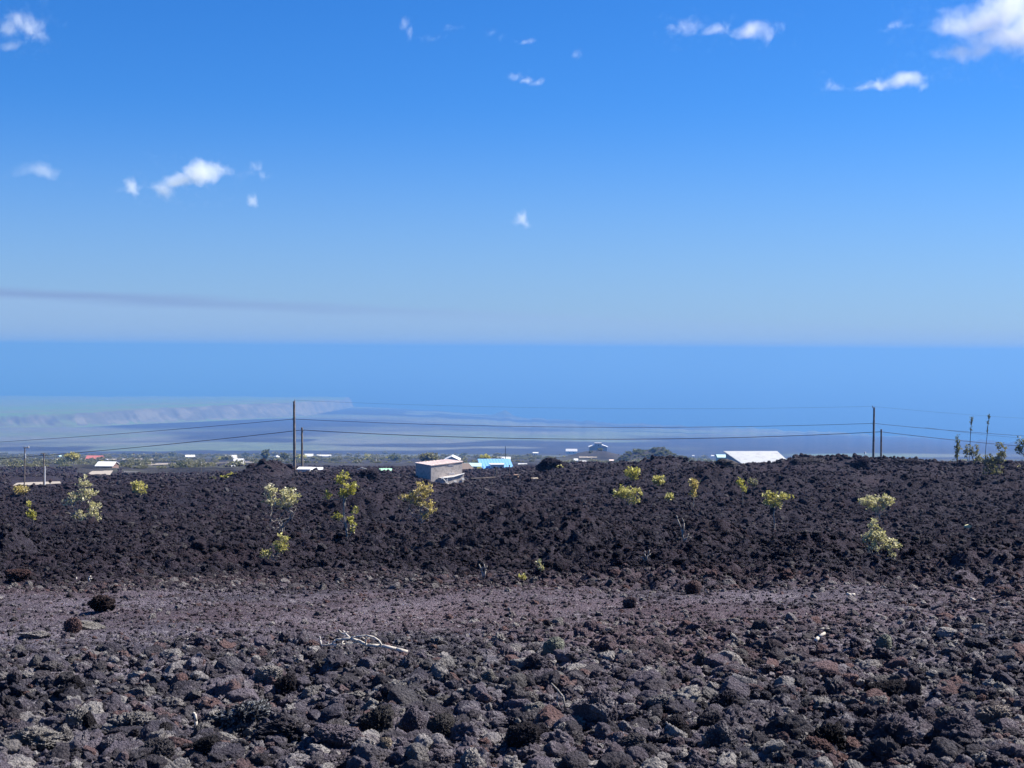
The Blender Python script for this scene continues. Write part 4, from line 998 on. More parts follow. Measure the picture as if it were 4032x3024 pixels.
def pole(label, px, top, Y, w=10, lean=0.0, arms=(), name="utility_pole", mat='pole_wood', group="utility poles along the road", base=None):
    u, v = uv_of(px, 1830); k = Y / FPX; z0 = drop(u * Y, Y); T0 = at(px + lean, top, Y); g = Vector((u * Y, Y, z0))
    root = empty(name, g); m = MB(); h = T0.z - g.z
    m.poly([Vector((0, 0, -.6)), Vector(((T0.x - g.x) * .5, 0, h * .5)), Vector((T0.x - g.x, 0, h))], w * k * .55, w * k * .40, 10)
    m.build("pole_shaft", mat, root, smooth=False)
    for nm, dx, row, sx, sz, mt in arms:                       # fittings by pixel offset and row
        c = at(px + lean + dx, row, Y) - g; q = MB()
        if nm == "transformer":
            q.tube((c.x, -w * k, c.z - sz * k / 2), (c.x, -w * k, c.z + sz * k / 2), sx * k / 2, sx * k / 2, 12); q.tube((c.x, -w * k, c.z + sz * k / 2), (c.x, -w * k, c.z + sz * k * .6), sx * k / 3, sx * k / 6, 10)
        elif nm == "crossarm": q.box((c.x, -w * k * .6, c.z), (sx * k, .12, sz * k))
        else:
            q.tube((c.x, 0, c.z - sz * k / 2), (c.x, 0, c.z + sz * k / 2), sx * k / 2, sx * k / 3, 8)
            q.box((c.x * .5 + (T0.x - g.x) * .5, 0, c.z - sz * k * .3), (abs(dx) * k, .05, .06))
        q.build(nm, mt, root)
    tag(root, label, "utility pole", group); return T0
pole("tallest wooden utility pole standing left of the middle", 1160, 1580, 186, 11, -2, (("insulator", 3, 1577, 4, 9, 'steel_grey'), ("bolt", -6, 1650, 4, 6, 'steel_grey')))
pole("shorter wooden pole just right of the tallest left pole", 1190, 1683, 187, 9, -1, (("bolt", 4, 1695, 5, 6, 'steel_grey'),))
pole("tall utility pole on the right ridge with a top bracket", 3438, 1604, 186, 9, 4, (("insulator", -6, 1602, 4, 9, 'steel_grey'), ("bolt", -6, 1668, 4, 5, 'steel_grey')))
pole("shorter dark pole just right of the right ridge pole", 3469, 1690, 187, 8, 1, (("bolt", 3, 1700, 5, 5, 'steel_grey'),))
pole("utility pole with grey transformer can beside the left road", 96, 1762, 160, 5, 2, (("transformer", 2, 1796, 8, 16, 'steel_grey'), ("crossarm", 6, 1763, 22, 3, 'pole_wood'), ("insulator", 15, 1759, 4, 6, 'pvc_white')))
pole("thin bare pole beside the white pipe at left", 172, 1784, 160, 5, 1, (("crossarm", -6, 1786, 12, 2, 'pole_wood'),))
pole("white plastic pipe post against the thin bare pole", 177, 1836, 159, 4.5, 0, (), "pipe_post", 'pvc_white', None)
pole("thin distant pole beside the curving gravel track", 527, 1782, 640, 2.2, 0, (("crossarm", 0, 1786, 8, 1.5, 'pole_wood'),), group="far thin poles")
pole("thin dark pole at the near edge of the grey road", 792, 1822, 260, 2.2, 0, (("bolt", 0, 1821, 3, 3, 'pvc_white'),), group="far thin poles")
pole("thin dark pole behind the slim green tree", 1478, 1805, 330, 2.5, 0, (("insulator", 2, 1812, 4, 8, 'pvc_white'),), group="far thin poles")
pole("thin dark mast rising behind the blue roof", 1990, 1757, 420, 2.6, 0, (), "thin_mast", 'wire_black', "far thin poles")
pole("slender white-headed lamp post left of the right ridge pole", 3404, 1786, 240, 1.6, 0, (("lamp_head", 2, 1783, 9, 7, 'white_roof'),), "lamp_post", 'steel_grey', None)
def wire(label, a, b, sag, r, n=26):
    a, b = Vector(a), Vector(b); m = MB()
    pts = [a.lerp(b, i / n) - Vector((0, 0, 4 * sag * (i / n) * (1 - i / n))) for i in range(n + 1)]
    m.poly(pts, r * .72, r * .72, 5); return tag(m.build("overhead_wire", 'wire_black', None, a), label, "wire", "overhead wires strung between the poles")
W1, W2, W3, W4 = at(1157, 1650, 186), at(1190, 1693, 187), at(3440, 1667, 186), at(3470, 1700, 187)
wire("middle wire from the left edge up to the tallest left pole", at(-700, 1772, 260), W1, .55, .040)
wire("thick cable from the left edge up to the shorter left pole", at(-700, 1842, 255), W2, .75, .055)
wire("middle wire spanning between the two tall poles", W1, W3, .75, .036)
wire("thick cable spanning between the two shorter poles", W2, W4, 1.05, .055)
wire("faint top wire spanning between the two tall pole tops", at(1162, 1576, 186), at(3434, 1600, 186), .62, .013)
wire("middle wire running right from the right ridge pole", W3, at(4500, 1738, 230), .35, .036)
wire("thinner slack wire sagging below the right middle wire", at(3640, 1683, 192), at(4500, 1744, 230), .55, .020)
wire("thick cable running right from the shorter right pole", W4, at(4500, 1782, 232), .45, .050)
wire("faint top wire running right from the right ridge pole top", at(3436, 1600, 186), at(4500, 1664, 230), .4, .013)
def plate(m, c, s, q): m.box(c, s, 0, q)
def house(name, label, px0, px1, base, eave, top, Y=None, depth=None, rz=0.0, roof='gable', wall='white_wall', rmat='white_roof', wins=(), door=None, over=.06, group="houses scattered over the lava slope", cat="house", ribs=0, front_low=True):
    """walls, roof, windows and door of a small building; all given by what the photograph shows of its front"""
    pc = (px0 + px1) / 2
    if Y is None: g = ground(pc, base, 135, 6000, False)
    else:
        u, v = uv_of(pc, base); g = Vector((u * Y, Y, macro(np.array([u * Y]), np.array([Y]))[0]))
    k = g.y / FPX; w = (px1 - px0) * k; D = depth or max(w * .7, 3.0)
    ze, zt = at(pc, eave, g.y).z - g.z, at(pc, top, g.y).z - g.z
    root = empty(name, g, rz); hw, hd = w / 2 * (1 - over), D / 2
    m = MB(); m.box((0, hd, (ze - 1.5) / 2), (hw * 2, D, ze + 1.5)); ow = m.build("wall", wall, root)
    e = over * w / 2 + .15; r = MB(); th = max(.10, .02 * w)
    if roof == 'gable':           # ridge along the front
        r.slab([(-hw - e, -e, ze), (hw + e, -e, ze), (hw + e, hd, zt), (-hw - e, hd, zt)], th); r.slab([(-hw - e, hd, zt), (hw + e, hd, zt), (hw + e, D + e, ze), (-hw - e, D + e, ze)], th)
        gm = MB(); gm.prism([(-hw, 0, ze - th), (-hw, hd, zt - th - .05), (-hw, D, ze - th)], (.12, 0, 0)); gm.prism([(hw - .12, 0, ze - th), (hw - .12, hd, zt - th - .05), (hw - .12, D, ze - th)], (.12, 0, 0)); gm.build("gable_end", wall, root)
    elif roof == 'front':         # gable towards the viewer
        r.slab([(-hw - e, -e, ze), (0, -e, zt), (0, D + e, zt), (-hw - e, D + e, ze)], th); r.slab([(0, -e, zt), (hw + e, -e, ze), (hw + e, D + e, ze), (0, D + e, zt)], th)
        gm = MB(); gm.prism([(-hw, 0, ze - th), (hw, 0, ze - th), (0, 0, zt - th - .05)], (0, .15, 0)); gm.build("gable_end", wall, root)
    else:                          # single pitch rising to the back
        r.slab([(-hw - e, -e, ze), (hw + e, -e, ze), (hw + e, D + e, zt), (-hw - e, D + e, zt)], th)
    orf = r.build("roof", rmat, root)
    for i in range(ribs):
        t = (i + .5) / ribs; x = -hw + 2 * hw * t; q = MB()
        yb, zb_ = (hd, zt) if roof == 'gable' else (D + e, zt)
        q.hexa([(x - .03, -e, ze + .002), (x + .03, -e, ze + .002), (x + .03, yb, zb_ + .002), (x - .03, yb, zb_ + .002), (x - .03, -e, ze + .05), (x + .03, -e, ze + .05), (x + .03, yb, zb_ + .05), (x - .03, yb, zb_ + .05)])
        q.build("rib", rmat, orf)
    for (fx, fz, fw, fh) in wins:  # fractions of the front wall
        q = MB(); cx, cz, ww, wh = (fx * 2 - 1) * hw, fz * ze, fw * hw * 2, fh * ze
        for sx, sz, lx, lz in ((0, wh / 2, ww + .16, .08), (0, -wh / 2, ww + .16, .08), (-ww / 2, 0, .08, wh), (ww / 2, 0, .08, wh)): q.box((cx + sx, -.04, cz + sz), (lx, .08, lz))
        fr = q.build("window", 'white_wall', root); p = MB(); p.box((cx, -.012, cz), (ww - .06, .04, wh - .06)); p.build("pane", 'window_dark', fr)
    if door:
        fx, fw, fh = door; q = MB(); q.box(((fx * 2 - 1) * hw, -.03, fh * ze / 2), (fw * hw * 2, .06, fh * ze)); dd = q.build("door", 'brown_wall', root)
        q = MB(); q.box(((fx * 2 - 1) * hw + fw * hw * .7, -.09, fh * ze * .45), (.06, .06, .12)); q.build("handle", 'steel_grey', dd)
    tag(root, label, cat, group); return root, g, k
def car(label, px, base, w, mat, Y=None, rz=0.0):
    if Y is None: g = ground(px, base, 135, 6000, False)
    else:
        u, v = uv_of(px, base); g = Vector((u * Y, Y, macro(np.array([u * Y]), np.array([Y]))[0]))
    L = max(2.6, min(4.6, w * g.y / FPX)); s = L / 4.4; root = empty("parked_car", g, rz)
    m = MB(); m.prism([(-2.2 * s, 0, .35 * s), (-2.2 * s, 0, .8 * s), (-1.1 * s, 0, .95 * s), (1.7 * s, 0, .95 * s), (2.2 * s, 0, .8 * s), (2.2 * s, 0, .35 * s)], (0, 1.7 * s, 0)); m.build("body", mat, root)
    m = MB(); m.prism([(-1.1 * s, .1 * s, .95 * s), (-.6 * s, .1 * s, 1.45 * s), (1.1 * s, .1 * s, 1.45 * s), (1.6 * s, .1 * s, .95 * s)], (0, 1.5 * s, 0)); cb = m.build("cabin", mat, root)
    m = MB(); m.prism([(-.9 * s, .08 * s, 1.0 * s), (-.55 * s, .08 * s, 1.38 * s), (1.0 * s, .08 * s, 1.38 * s), (1.35 * s, .08 * s, 1.0 * s)], (0, .04 * s, 0)); m.build("side_window", 'window_dark', cb)
    for sx in (-1.35, 1.35):
        for sy in (.1, 1.6): m = MB(); m.tube((sx * s, (sy - .12) * s, .35 * s), (sx * s, (sy + .12) * s, .35 * s), .35 * s, .35 * s, 14); m.build("wheel", 'tyre_black', root)
    return tag(root, label, "car", "parked vehicles by the houses")
house("carport", "white-roofed brown carport at the top of the gravel road", 375, 443, 1849, 1835, 1821, None, 7, 0, 'gable', 'brown_wall', 'white_roof', ((.3, .55, .18, .3),), None, cat="carport")
g = ground(437, 1849, 135, 6000, False); k = g.y / FPX; e = empty("annex_shed", at(440, 1849, g.y - .6)); m = MB(); m.box((0, 0, 9 * k / 2), (9 * k, 1.0, 9 * k + .6)); m.build("wall", 'white_wall', e); m = MB(); m.box((0, 0, 9 * k + .36), (10 * k, 1.15, .12)); m.build("roof", 'white_roof', e); m = MB(); m.box((-.1, -.53, 4 * k), (4 * k, .06, 7 * k)); m.build("door", 'white_wall', e)
tag(e, "little white annex against the right side of the brown carport", "shed")
def tank(label, px, base, w, h, mat='white_roof', Y=None):
    if Y is None: g = ground(px, base, 135, 6000, False)
    else: u, v = uv_of(px, base); g = Vector((u * Y, Y, macro(np.array([u * Y]), np.array([Y]))[0]))
    k = g.y / FPX; e = empty("water_tank", g); m = MB(); m.tube((0, 0, -.4), (0, 0, h * k * .82), w * k / 2, w * k / 2, 20); m.build("body", mat, e)
    m = MB(); m.tube((0, 0, h * k * .82), (0, 0, h * k), w * k / 2 * 1.02, w * k / 8, 20); m.build("lid", mat, e); return tag(e, label, "water tank", "pale water tanks by the houses")
tank("small round white tank right of the brown carport", 455, 1846, 13, 11)
house("house", "long low house with a red roof at left", 337, 400, 1814, 1806, 1795, None, 7, 0, 'gable', 'white_wall', 'red_roof', ((.2, .5, .1, .4), (.5, .5, .1, .4), (.8, .5, .1, .4)))
house("cottage", "small pink-walled cottage left of the round pale tree", 246, 268, 1823, 1813, 1809, None, 4, 0, 'shed', 'pink_wall', 'pink_roof', ((.35, .55, .2, .3),), (.7, .22, .7))
house("cottage", "tiny pale green cottage behind the pink cottage", 224, 238, 1806, 1799, 1794, None, 6, 0, 'front', 'white_wall', 'teal_roof', ((.5, .5, .25, .35),))
house("shed", "low white shed in front of the red-roofed house", 306, 326, 1816, 1811, 1808, None, 4, 0, 'shed', 'white_wall', 'white_roof', (), (.5, .2, .8), cat="shed")
car("white car parked right of the red-roofed house", 414, 1814, 20, 'white_car')
car("white van-like car nearest the red-roofed house corner", 428, 1812, 11, 'white_car')
house("house", "arched cream-roofed house above the curving track", 731, 768, 1803, 1799, 1792, None, 8, .3, 'gable', 'cream_wall', 'white_roof', ((.3, .5, .12, .4), (.7, .5, .12, .4)))
house("house", "long cream house behind the white cabin", 882, 928, 1807, 1804, 1793, None, 10, 0, 'gable', 'cream_wall', 'white_roof', ((.25, .5, .1, .4), (.75, .5, .1, .4)))
house("cabin", "grey cabin with a bright white roof beside the thin road", 916, 952, 1839, 1823, 1808, None, 6, 0, 'gable', 'grey_wall', 'white_roof', ((.25, .55, .14, .28),), (.78, .16, .7))
house("shed", "little white-roofed shed left of the grey cabin", 900, 917, 1842, 1839, 1834, None, 4, 0, 'gable', 'green_roof', 'white_roof', (), (.5, .2, .7), cat="shed")
tank("tiny white tank left of the little white-roofed shed", 895, 1842, 8, 5)
house("house", "white front-gabled house left of the tallest pole", 1066, 1104, 1808, 1804, 1796, None, 8, 0, 'front', 'white_wall', 'white_roof', ((.3, .45, .14, .4), (.7, .45, .14, .4)))
house("house", "white house right behind the two left poles", 1196, 1231, 1800, 1797, 1788, None, 9, 0, 'gable', 'white_wall', 'white_roof', ((.3, .5, .12, .4), (.7, .5, .12, .4)))
house("long_shed", "long thin white shed right of the two left poles", 1246, 1302, 1799, 1796, 1791, None, 7, 0, 'gable', 'white_wall', 'white_roof', ((.2, .5, .06, .4), (.5, .5, .06, .4), (.8, .5, .06, .4)), cat="shed")
house("shed", "white flat-roofed shed at the foot of the shorter left pole", 1173, 1218, 1856, 1847, 1843, 172, 1.6, 0, 'shed', 'white_wall', 'white_roof', ((.3, .5, .1, .4),), None, cat="shed")
house("shed", "white sloping-roofed shed right of the left poles", 1228, 1266, 1858, 1849, 1844, 174, 1.6, .1, 'shed', 'white_wall', 'white_roof', ((.3, .5, .1, .4),), None, cat="shed")
house("shed", "bright green-roofed shed behind the slim green tree", 1489, 1530, 1878, 1870, 1853, 178, 3, 0, 'shed', 'green_roof', 'green_roof', (), (.5, .2, .8), cat="shed", ribs=6)
g = at(1468, 1880, 176); e = empty("tarp_shelter", (g.x, g.y, drop(g.x, g.y))); k = 176 / FPX; m = MB()
zt = at(0, 1853, 176).z - e.location.z
m.slab([(-10 * k, -.5, zt * .35), (2 * k, -.6, zt * .6), (6 * k, .6, zt), (-6 * k, .6, zt * .85)], .05); m.slab([(2 * k, -.6, zt * .6), (12 * k, -.4, zt * .2), (14 * k, .6, zt * .7), (6 * k, .6, zt)], .05); m.build("tarp", 'tarp_grey', e)
for x in (-9, 12): m = MB(); m.tube((x * k, -.45, -.5), (x * k, -.45, zt * .5), .03, .03, 6); m.build("post", 'steel_grey', e)
tag(e, "sagging grey tarp shelter beside the green-roofed shed", "shelter")
g = at(1425, 1875, 172); zb0 = drop(g.x, g.y); m = MB()
m.poly([at(1384, 1876, 172), at(1396, 1862, 172), at(1410, 1848, 172), at(1422, 1842, 172), at(1440, 1846, 172), at(1456, 1856, 172), at(1464, 1868, 172)], .055, .055, 7)
tag(m.build("pipe_arch", 'tarp_grey', None, g), "bent grey pipe arch over the mound by the tarp shelter", "pipe arch")
house("small_house", "tiny white hut among scrub in the middle distance", 1401, 1412, 1826, 1819, 1815, None, 4, 0, 'gable', 'white_wall', 'white_roof', (), (.5, .3, .8))
# the dark walled building with the pink roof, and its lower wing
Y0 = 163.0; al = math.radians(36); k = Y0 / FPX
C0 = at(1697, 1867, Y0); a_len = 120 * k / math.cos(al); b_len = 66 * k / math.sin(al)
R0 = C0 + Vector((a_len * math.cos(al), a_len * math.sin(al), 0)); L0 = C0 + Vector((-b_len * math.sin(al), b_len * math.cos(al), 0)); B0 = R0 + (L0 - C0)
zg = drop(C0.x, C0.y); e = empty("catchment_building", (C0.x, C0.y, zg)); o0 = e.location
def rel(p, row=None, px=None):
    q = Vector(p)
    if row is not None: q.z = at(px or 1700, row, q.y).z
    return q - o0
tops = [rel(C0, 1834, 1697), rel(R0, 1819, 1817), rel(B0, 1811, 1750), rel(L0, 1824, 1631)]
m = MB(); m.hexa([Vector((p.x, p.y, -1.2)) for p in tops] + [p - Vector((0, 0, .03)) for p in tops]); m.build("wall", 'lava_wall', e)
cen = (tops[0] + tops[1] + tops[2] + tops[3]) / 4
m = MB(); m.slab([cen + (p - cen) * 1.04 + Vector((0, 0, .09)) for p in tops], .1); orf = m.build("roof", 'pink_roof', e)
for i in range(9):
    t = (i + .5) / 9; p, q = tops[0].lerp(tops[1], t) + Vector((0, 0, .10)), tops[3].lerp(tops[2], t) + Vector((0, 0, .10)); m = MB(); m.tube(p, q, .025, .025, 5); m.build("rib", 'pink_roof', orf)
Rx = (R0 - C0).normalized(); Rn = Vector((Rx.y, -Rx.x, 0))
def onwall(px, row, out=.04):
    t = (px - 1697) / 120 * a_len; q = C0 + Rx * t; q = q + Rn * out; q.z = at(px, row, q.y).z; return q - o0
for px0, px1, ra, rb in ((1763, 1784, 1831, 1836), (1764, 1787, 1862, 1869)):
    m = MB(); m.hexa([onwall(px0, rb, .0), onwall(px1, rb, .0), onwall(px1, rb, -.1), onwall(px0, rb, -.1), onwall(px0, ra, .0) + Rn * .06, onwall(px1, ra, .0) + Rn * .06, onwall(px1, ra, -.1), onwall(px0, ra, -.1)]); m.build("vent_panel", 'white_wall', e)
wing = [onwall(1722, 1882, .9), onwall(1806, 1866, .9), onwall(1808, 1866, .05), onwall(1722, 1880, .05)]
m = MB(); m.hexa([Vector((p.x, p.y, min(-1.0, p.z - 1.6))) for p in wing] + wing); m.build("lower_wall", 'lava_wall', e)
m = MB(); m.poly([onwall(1718, 1886, 1.0), onwall(1722, 1880, .98), onwall(1740, 1880, .97), onwall(1765, 1877, .97), onwall(1790, 1869, .97), onwall(1806, 1864, .97)], .06, .06, 6); m.build("edge_pipe", 'white_wall', e)
m = MB(); m.poly([onwall(1722, 1882, 1.0), onwall(1734, 1896, 1.0), onwall(1738, 1910, 1.0)], .05, .05, 6); m.build("edge_pipe", 'white_wall', e)
m = MB(); m.poly([onwall(1739, 1884, 1.0), onwall(1739, 1909, 1.0)], .045, .045, 6); m.build("edge_pipe", 'white_wall', e)
for px0, px1, ra, rb in ((1764, 1776, 1893, 1905), (1795, 1806, 1884, 1890), (1742, 1764, 1904, 1909)):
    m = MB(); m.box((onwall((px0 + px1) / 2, (ra + rb) / 2, 1.0)), ((px1 - px0) * k, .1, (rb - ra) * k), al); m.build("white_panel", 'white_wall', e)
tag(e, "dark rough-walled square building with a flat pink roof", "building")
house("house", "white house with a front gable behind the pink-roofed building", 1749, 1809, 1830, 1812, 1797, 420, 7, 0, 'front', 'white_wall', 'white_roof', ((.3, .6, .12, .3), (.7, .6, .12, .3)))
house("house", "teal-roofed beige house left of the blue-roofed house", 1828, 1893, 1860, 1836, 1826, 330, 5, 0, 'gable', 'tan_wall', 'teal_roof', ((.6, .6, .1, .3),), (.8, .1, .6))
house("lean_to", "brown lean-to shed between the pink and teal roofs", 1822, 1866, 1858, 1847, 1831, 300, 5, .25, 'shed', 'brown_wall', 'brown_roof', (), (.5, .2, .7), cat="shed")
car("red car parked beside the golden bush", 1867, 1866, 21, 'red_car', 292)
rt, g, k = house("house", "white house with a bright blue roof and a boxed front room", 1896, 2022, 1862, 1847, 1817, 330, 7.5, .12, 'shed', 'white_wall', 'blue_roof', ((.86, .55, .10, .5), (.16, .6, .07, .5)), None, ribs=10)
m = MB(); zf = at(1956, 1829, g.y).z - g.z; x0, x1 = (1931 - 1959) * k, (1982 - 1959) * k
m.hexa([(x0, -1.3, -.6), (x1, -1.3, -.6), (x1, 2.2, -.6), (x0, 2.2, -.6), (x0, -1.3, zf), (x1, -1.3, zf), (x1, 2.2, zf), (x0, 2.2, zf)]); fr = m.build("front_room", 'white_wall', rt)
m = MB(); m.box(((x0 + x1) / 2, .45, zf + .07), (x1 - x0 + .3, 3.7, .12)); m.build("room_roof", 'white_wall', fr)
for px in (1944, 1970):
    q = MB(); cx, cz = (px - 1959) * k, at(px, 1839.5, g.y).z - g.z; s = 10 * k
    for sx, sz, lx, lz in ((0, s / 2, s + .14, .08), (0, -s / 2, s + .14, .08), (-s / 2, 0, .08, s), (s / 2, 0, .08, s)): q.box((cx + sx, -1.34, cz + sz), (lx, .08, lz))
    q.build("window_frame", 'white_wall', fr); q = MB(); q.box((cx, -1.315, cz), (s - .06, .05, s - .06)); q.build("window_pane", 'window_dark', fr)
for px in (1900, 2018): m = MB(); m.box(((px - 1959) * k, -.35, .4), (.14, .14, 2.2)); m.build("porch_post", 'white_wall', rt)
house("house", "low white house behind the blue roof", 1942, 2010, 1812, 1809, 1800, None, 8, 0, 'gable', 'white_wall', 'white_roof', ((.2, .5, .06, .4), (.5, .5, .06, .4), (.8, .5, .06, .4)))
house("trailer", "small white trailer above the dark round mound", 2098, 2120, 1796, 1784, 1781, None, 3, 0, 'shed', 'white_wall', 'white_roof', ((.3, .6, .2, .3),), (.7, .16, .7), cat="trailer")
house("house", "cream long-roofed house left of the hilltop house", 2228, 2273, 1787, 1777, 1768, None, 9, 0, 'gable', 'cream_wall', 'white_roof', ((.3, .5, .1, .35), (.7, .5, .1, .35)))
# hilltop house: grey middle block with two white wings
Yh = 1090.0; k = Yh / FPX; g = at(2356, 1776, Yh); gz = macro(np.array([g.x]), np.array([g.y]))[0]; e = empty("hilltop_house", (g.x, g.y, min(gz, g.z)))
Z = lambda row: at(2356, row, Yh).z - e.location.z
m = MB(); m.box((0, 4, Z(1746) / 2 - .5), (26 * k, 8, Z(1746) + 1)); m.build("wall", 'grey_wall', e); m = MB(); m.box((0, 4, Z(1746) + .1), (28 * k, 8.4, .2)); m.build("roof", 'steel_grey', e)
for s in (-1, 1):
    m = MB(); m.box((s * 22 * k, 4, Z(1760) / 2 - .5), (24 * k, 7, Z(1760) + 1)); m.build("wing_wall", 'grey_wall', e)
    m = MB(); m.slab([(s * 13 * k, -.6, Z(1751)), (s * 38 * k, -.6, Z(1760)), (s * 38 * k, 8.6, Z(1760)), (s * 13 * k, 8.6, Z(1751))][::s], .3); m.build("wing_roof", 'white_roof', e)
for x, rw in ((-5, 1766), (6, 1766), (0, 1754)): m = MB(); m.box((x * k, -.03, Z(rw)), (3.2 * k, .1, 5 * k)); m.build("window", 'window_dark', e)
tag(e, "grey hilltop house with two white sloping wings", "house", "houses scattered over the lava slope")
for i, (px, row, w, h, lab) in enumerate(((2245, 1822, 22, 9, "white junk cabin left of the white clutter behind the ridge"), (2268, 1820, 16, 13, "tallest white box in the clutter behind the ridge"), (2296, 1822, 24, 8, "low white box at the right of the clutter behind the ridge"),
                                       (2058, 1834, 34, 7, "low white lot shed right of the blue roof"), (2730, 1800, 9, 8, "tiny white hut with a dark panel left of the big white roof"), (2806, 1800, 12, 8, "tiny white hut just left of the big white roof"), (2408, 1818, 16, 8, "small reddish hut below the hilltop house"))):
    house("hut", lab, px - w / 2, px + w / 2, row, row - h * .55, row - h, None, 3, 0, 'shed' if i % 2 else 'gable', 'white_wall' if i != 6 else 'pink_wall', 'white_roof' if i != 6 else 'pink_roof', (), (.5, .2, .7), cat="hut", group="small huts behind the ridge")
house("shed", "greenish low shed touching the big white roof", 2826, 2872, 1812, 1801, 1792, 420, 5, 0, 'gable', 'teal_roof', 'teal_roof', (), (.5, .1, .7), cat="shed")
# big pale metal roof seen over the ridge
q = [at(2946, 1842, 205), at(3134, 1842, 205), at(3060, 1776, 214), at(2849, 1776, 214)]; gz = drop(q[0].x, q[0].y)
cen = (q[0] + q[1] + q[2] + q[3]) / 4; e = empty("large_shed", (cen.x, cen.y, gz)); q = [p - e.location for p in q]
m = MB(); m.slab(q, .12); orf = m.build("roof", 'metal_roof', e)
for i in range(26):
    t = (i + .5) / 26; p, r = q[0].lerp(q[1], t), q[3].lerp(q[2], t); m = MB(); m.tube(p + Vector((0, 0, .01)), r + Vector((0, 0, .01)), .022, .022, 4); m.build("rib", 'metal_roof', orf)
iq = [(p - (q[0] + q[1] + q[2] + q[3]) / 4) * .94 + (q[0] + q[1] + q[2] + q[3]) / 4 for p in q]
m = MB(); m.hexa([Vector((p.x, p.y, -2.0)) for p in iq] + [p - Vector((0, 0, .2)) for p in iq]); m.build("wall", 'grey_wall', e)
tag(e, "large shed with a broad pale metal roof behind the right ridge", "shed")
# yard clutter by the blue-roofed house
def stake(label, px, r0, r1, w, Y, mat='rust_wood', lean=0):
    a, b = at(px, r1, Y), at(px + lean, r0, Y); m = MB(); k = Y / FPX; m.poly([a - Vector((0, 0, .5)), a.lerp(b, .5), b], w * k * .55, w * k * .45, 6); m.box(b, (w * k * 1.3, w * k * 1.3, .06)); return tag(m.build("wooden_post", mat, None, a), label, "post", "posts in the yard")
stake("tallest weathered post before the blue-roofed house", 1956, 1840, 1894, 6, 165, 'pole_wood', -2); stake("short thin post left of the tallest weathered post", 1944, 1866, 1894, 4, 165, 'pole_wood', 2); stake("dark upright post at the right end of the blue roof", 2006, 1832, 1872, 5, 175, 'brown_wall', 0)
def beam(label, a, b, Y, w, mat): m = MB(); k = Y / FPX; m.poly([at(*a, Y), at((a[0] + b[0]) / 2, (a[1] + b[1]) / 2 + 1, Y), at(*b, Y + .5)], w * k / 2, w * k / 2, 4); return tag(m.build("plank", mat, None, at(*a, Y)), label, "plank", "loose planks in the yard")
beam("long dark beam lying left of the yard posts", (1856, 1884), (1950, 1879), 162, 4, 'pole_wood'); beam("pale plank between the tallest post and the dark post", (2000, 1880), (2024, 1877), 162, 5, 'rust_wood')
for i, (px, row, w, h, mt, lab) in enumerate(((2030, 1884, 22, 16, 'rust_wood', "pile of brown boards right of the yard posts"), (2103, 1888, 40, 6, 'tan_wall', "flat tan board stack on the lava right of the yard"))):
    gg = ground(px, row, 100, 200); k = gg.y / FPX; e = empty("board_stack", gg)
    for j in range(4):
        m = MB(); m.box(((j % 2 - .5) * w * k * .12, 0, (j + .3) * h * k / 4), (w * k * (1 - .1 * j), .8, h * k / 4.4), (j - 1.5) * .12 * (1 - i)); m.build("board", mt, e)
    tag(e, lab, "board stack")
gg = ground(3812, 2078, 30, 120); k = gg.y / FPX; m = MB()
m.prism([(-15 * k, 0, -.02), (-11 * k, 0, 8 * k), (2 * k, 0, 12 * k), (13 * k, 0, 8 * k), (15 * k, 0, -.02)], (0, 12 * k, 0)); o = m.build("plastic_scrap", 'yellow_scrap'); o.location = gg
tag(o, "cream plastic scrap lying on the lava at right", "scrap")
# warning sign
g = at(197, 1912, 158); g.z = drop(g.x, g.y); k = 158 / FPX; e = empty("road_sign", g); zc = at(197, 1895, 158).z - g.z; s = 8.5 * k
m = MB(); m.box((0, .04, zc / 2 - .2), (.07, .05, zc + .4)); m.build("post", 'steel_grey', e)
m = MB(); m.prism([(-s, 0, zc), (0, 0, zc - s), (s, 0, zc), (0, 0, zc + s)], (0, .012, 0)); sp = m.build("sign_plate", 'orange_sign', e)
m = MB(); m.prism([(-.22 * s, -.006, zc - .4 * s), (.12 * s, -.006, zc - .4 * s), (.12 * s, -.006, zc + .05 * s), (.38 * s, -.006, zc + .05 * s), (0, -.006, zc + .5 * s), (-.38 * s, -.006, zc + .05 * s), (-.22 * s, -.006, zc + .05 * s)], (0, .004, 0)); m.build("arrow_mark", 'black_print', sp)
tag(e, "orange diamond road sign beside the left road", "road sign")
# dark mounds of lava standing on the ridge
for px, row, w, h, var, Y, lab in ((2176, 1856, 104, 66, 0, 132, "dark dome of lava rising behind the ridge left of the hut clutter"), (3390, 1836, 60, 40, 3, 124, "knobbly black outcrop on the ridge before the right poles"), (3190, 1832, 110, 34, 5, 124, "long black outcrop on the ridge right of the big white roof"),
                                   (3560, 1836, 110, 34, 3, 124, "rounded black outcrop on the ridge right of the right poles"), (2860, 1840, 90, 40, 0, 126, "black outcrop on the ridge at the left end of the big white roof"), (1060, 1868, 150, 54, 5, 121, "broad dark mound on the ridge below the tallest left pole"), (1430, 1884, 90, 46, 3, 116, "steep dark mound under the bent pipe arch"), (2470, 1848, 120, 36, 0, 124, "black outcrop on the ridge above the round yellow green bush")):
    u, v = uv_of(px, row); x, k = u * Y, Y / FPX
    o = bpy.data.objects.new("lava_mound", with_mat(BIG[var], None)); zb_ = at(px, row, Y).z
    o.scale = (w * k / 2 * 1.35, w * k / 2 * 1.2, h * k / 2 * 1.5); o.location = (x, Y + .6, zb_ + h * k * .10); link(o); tag(o, lab, "lava mound", "dark lava mounds along the ridge")
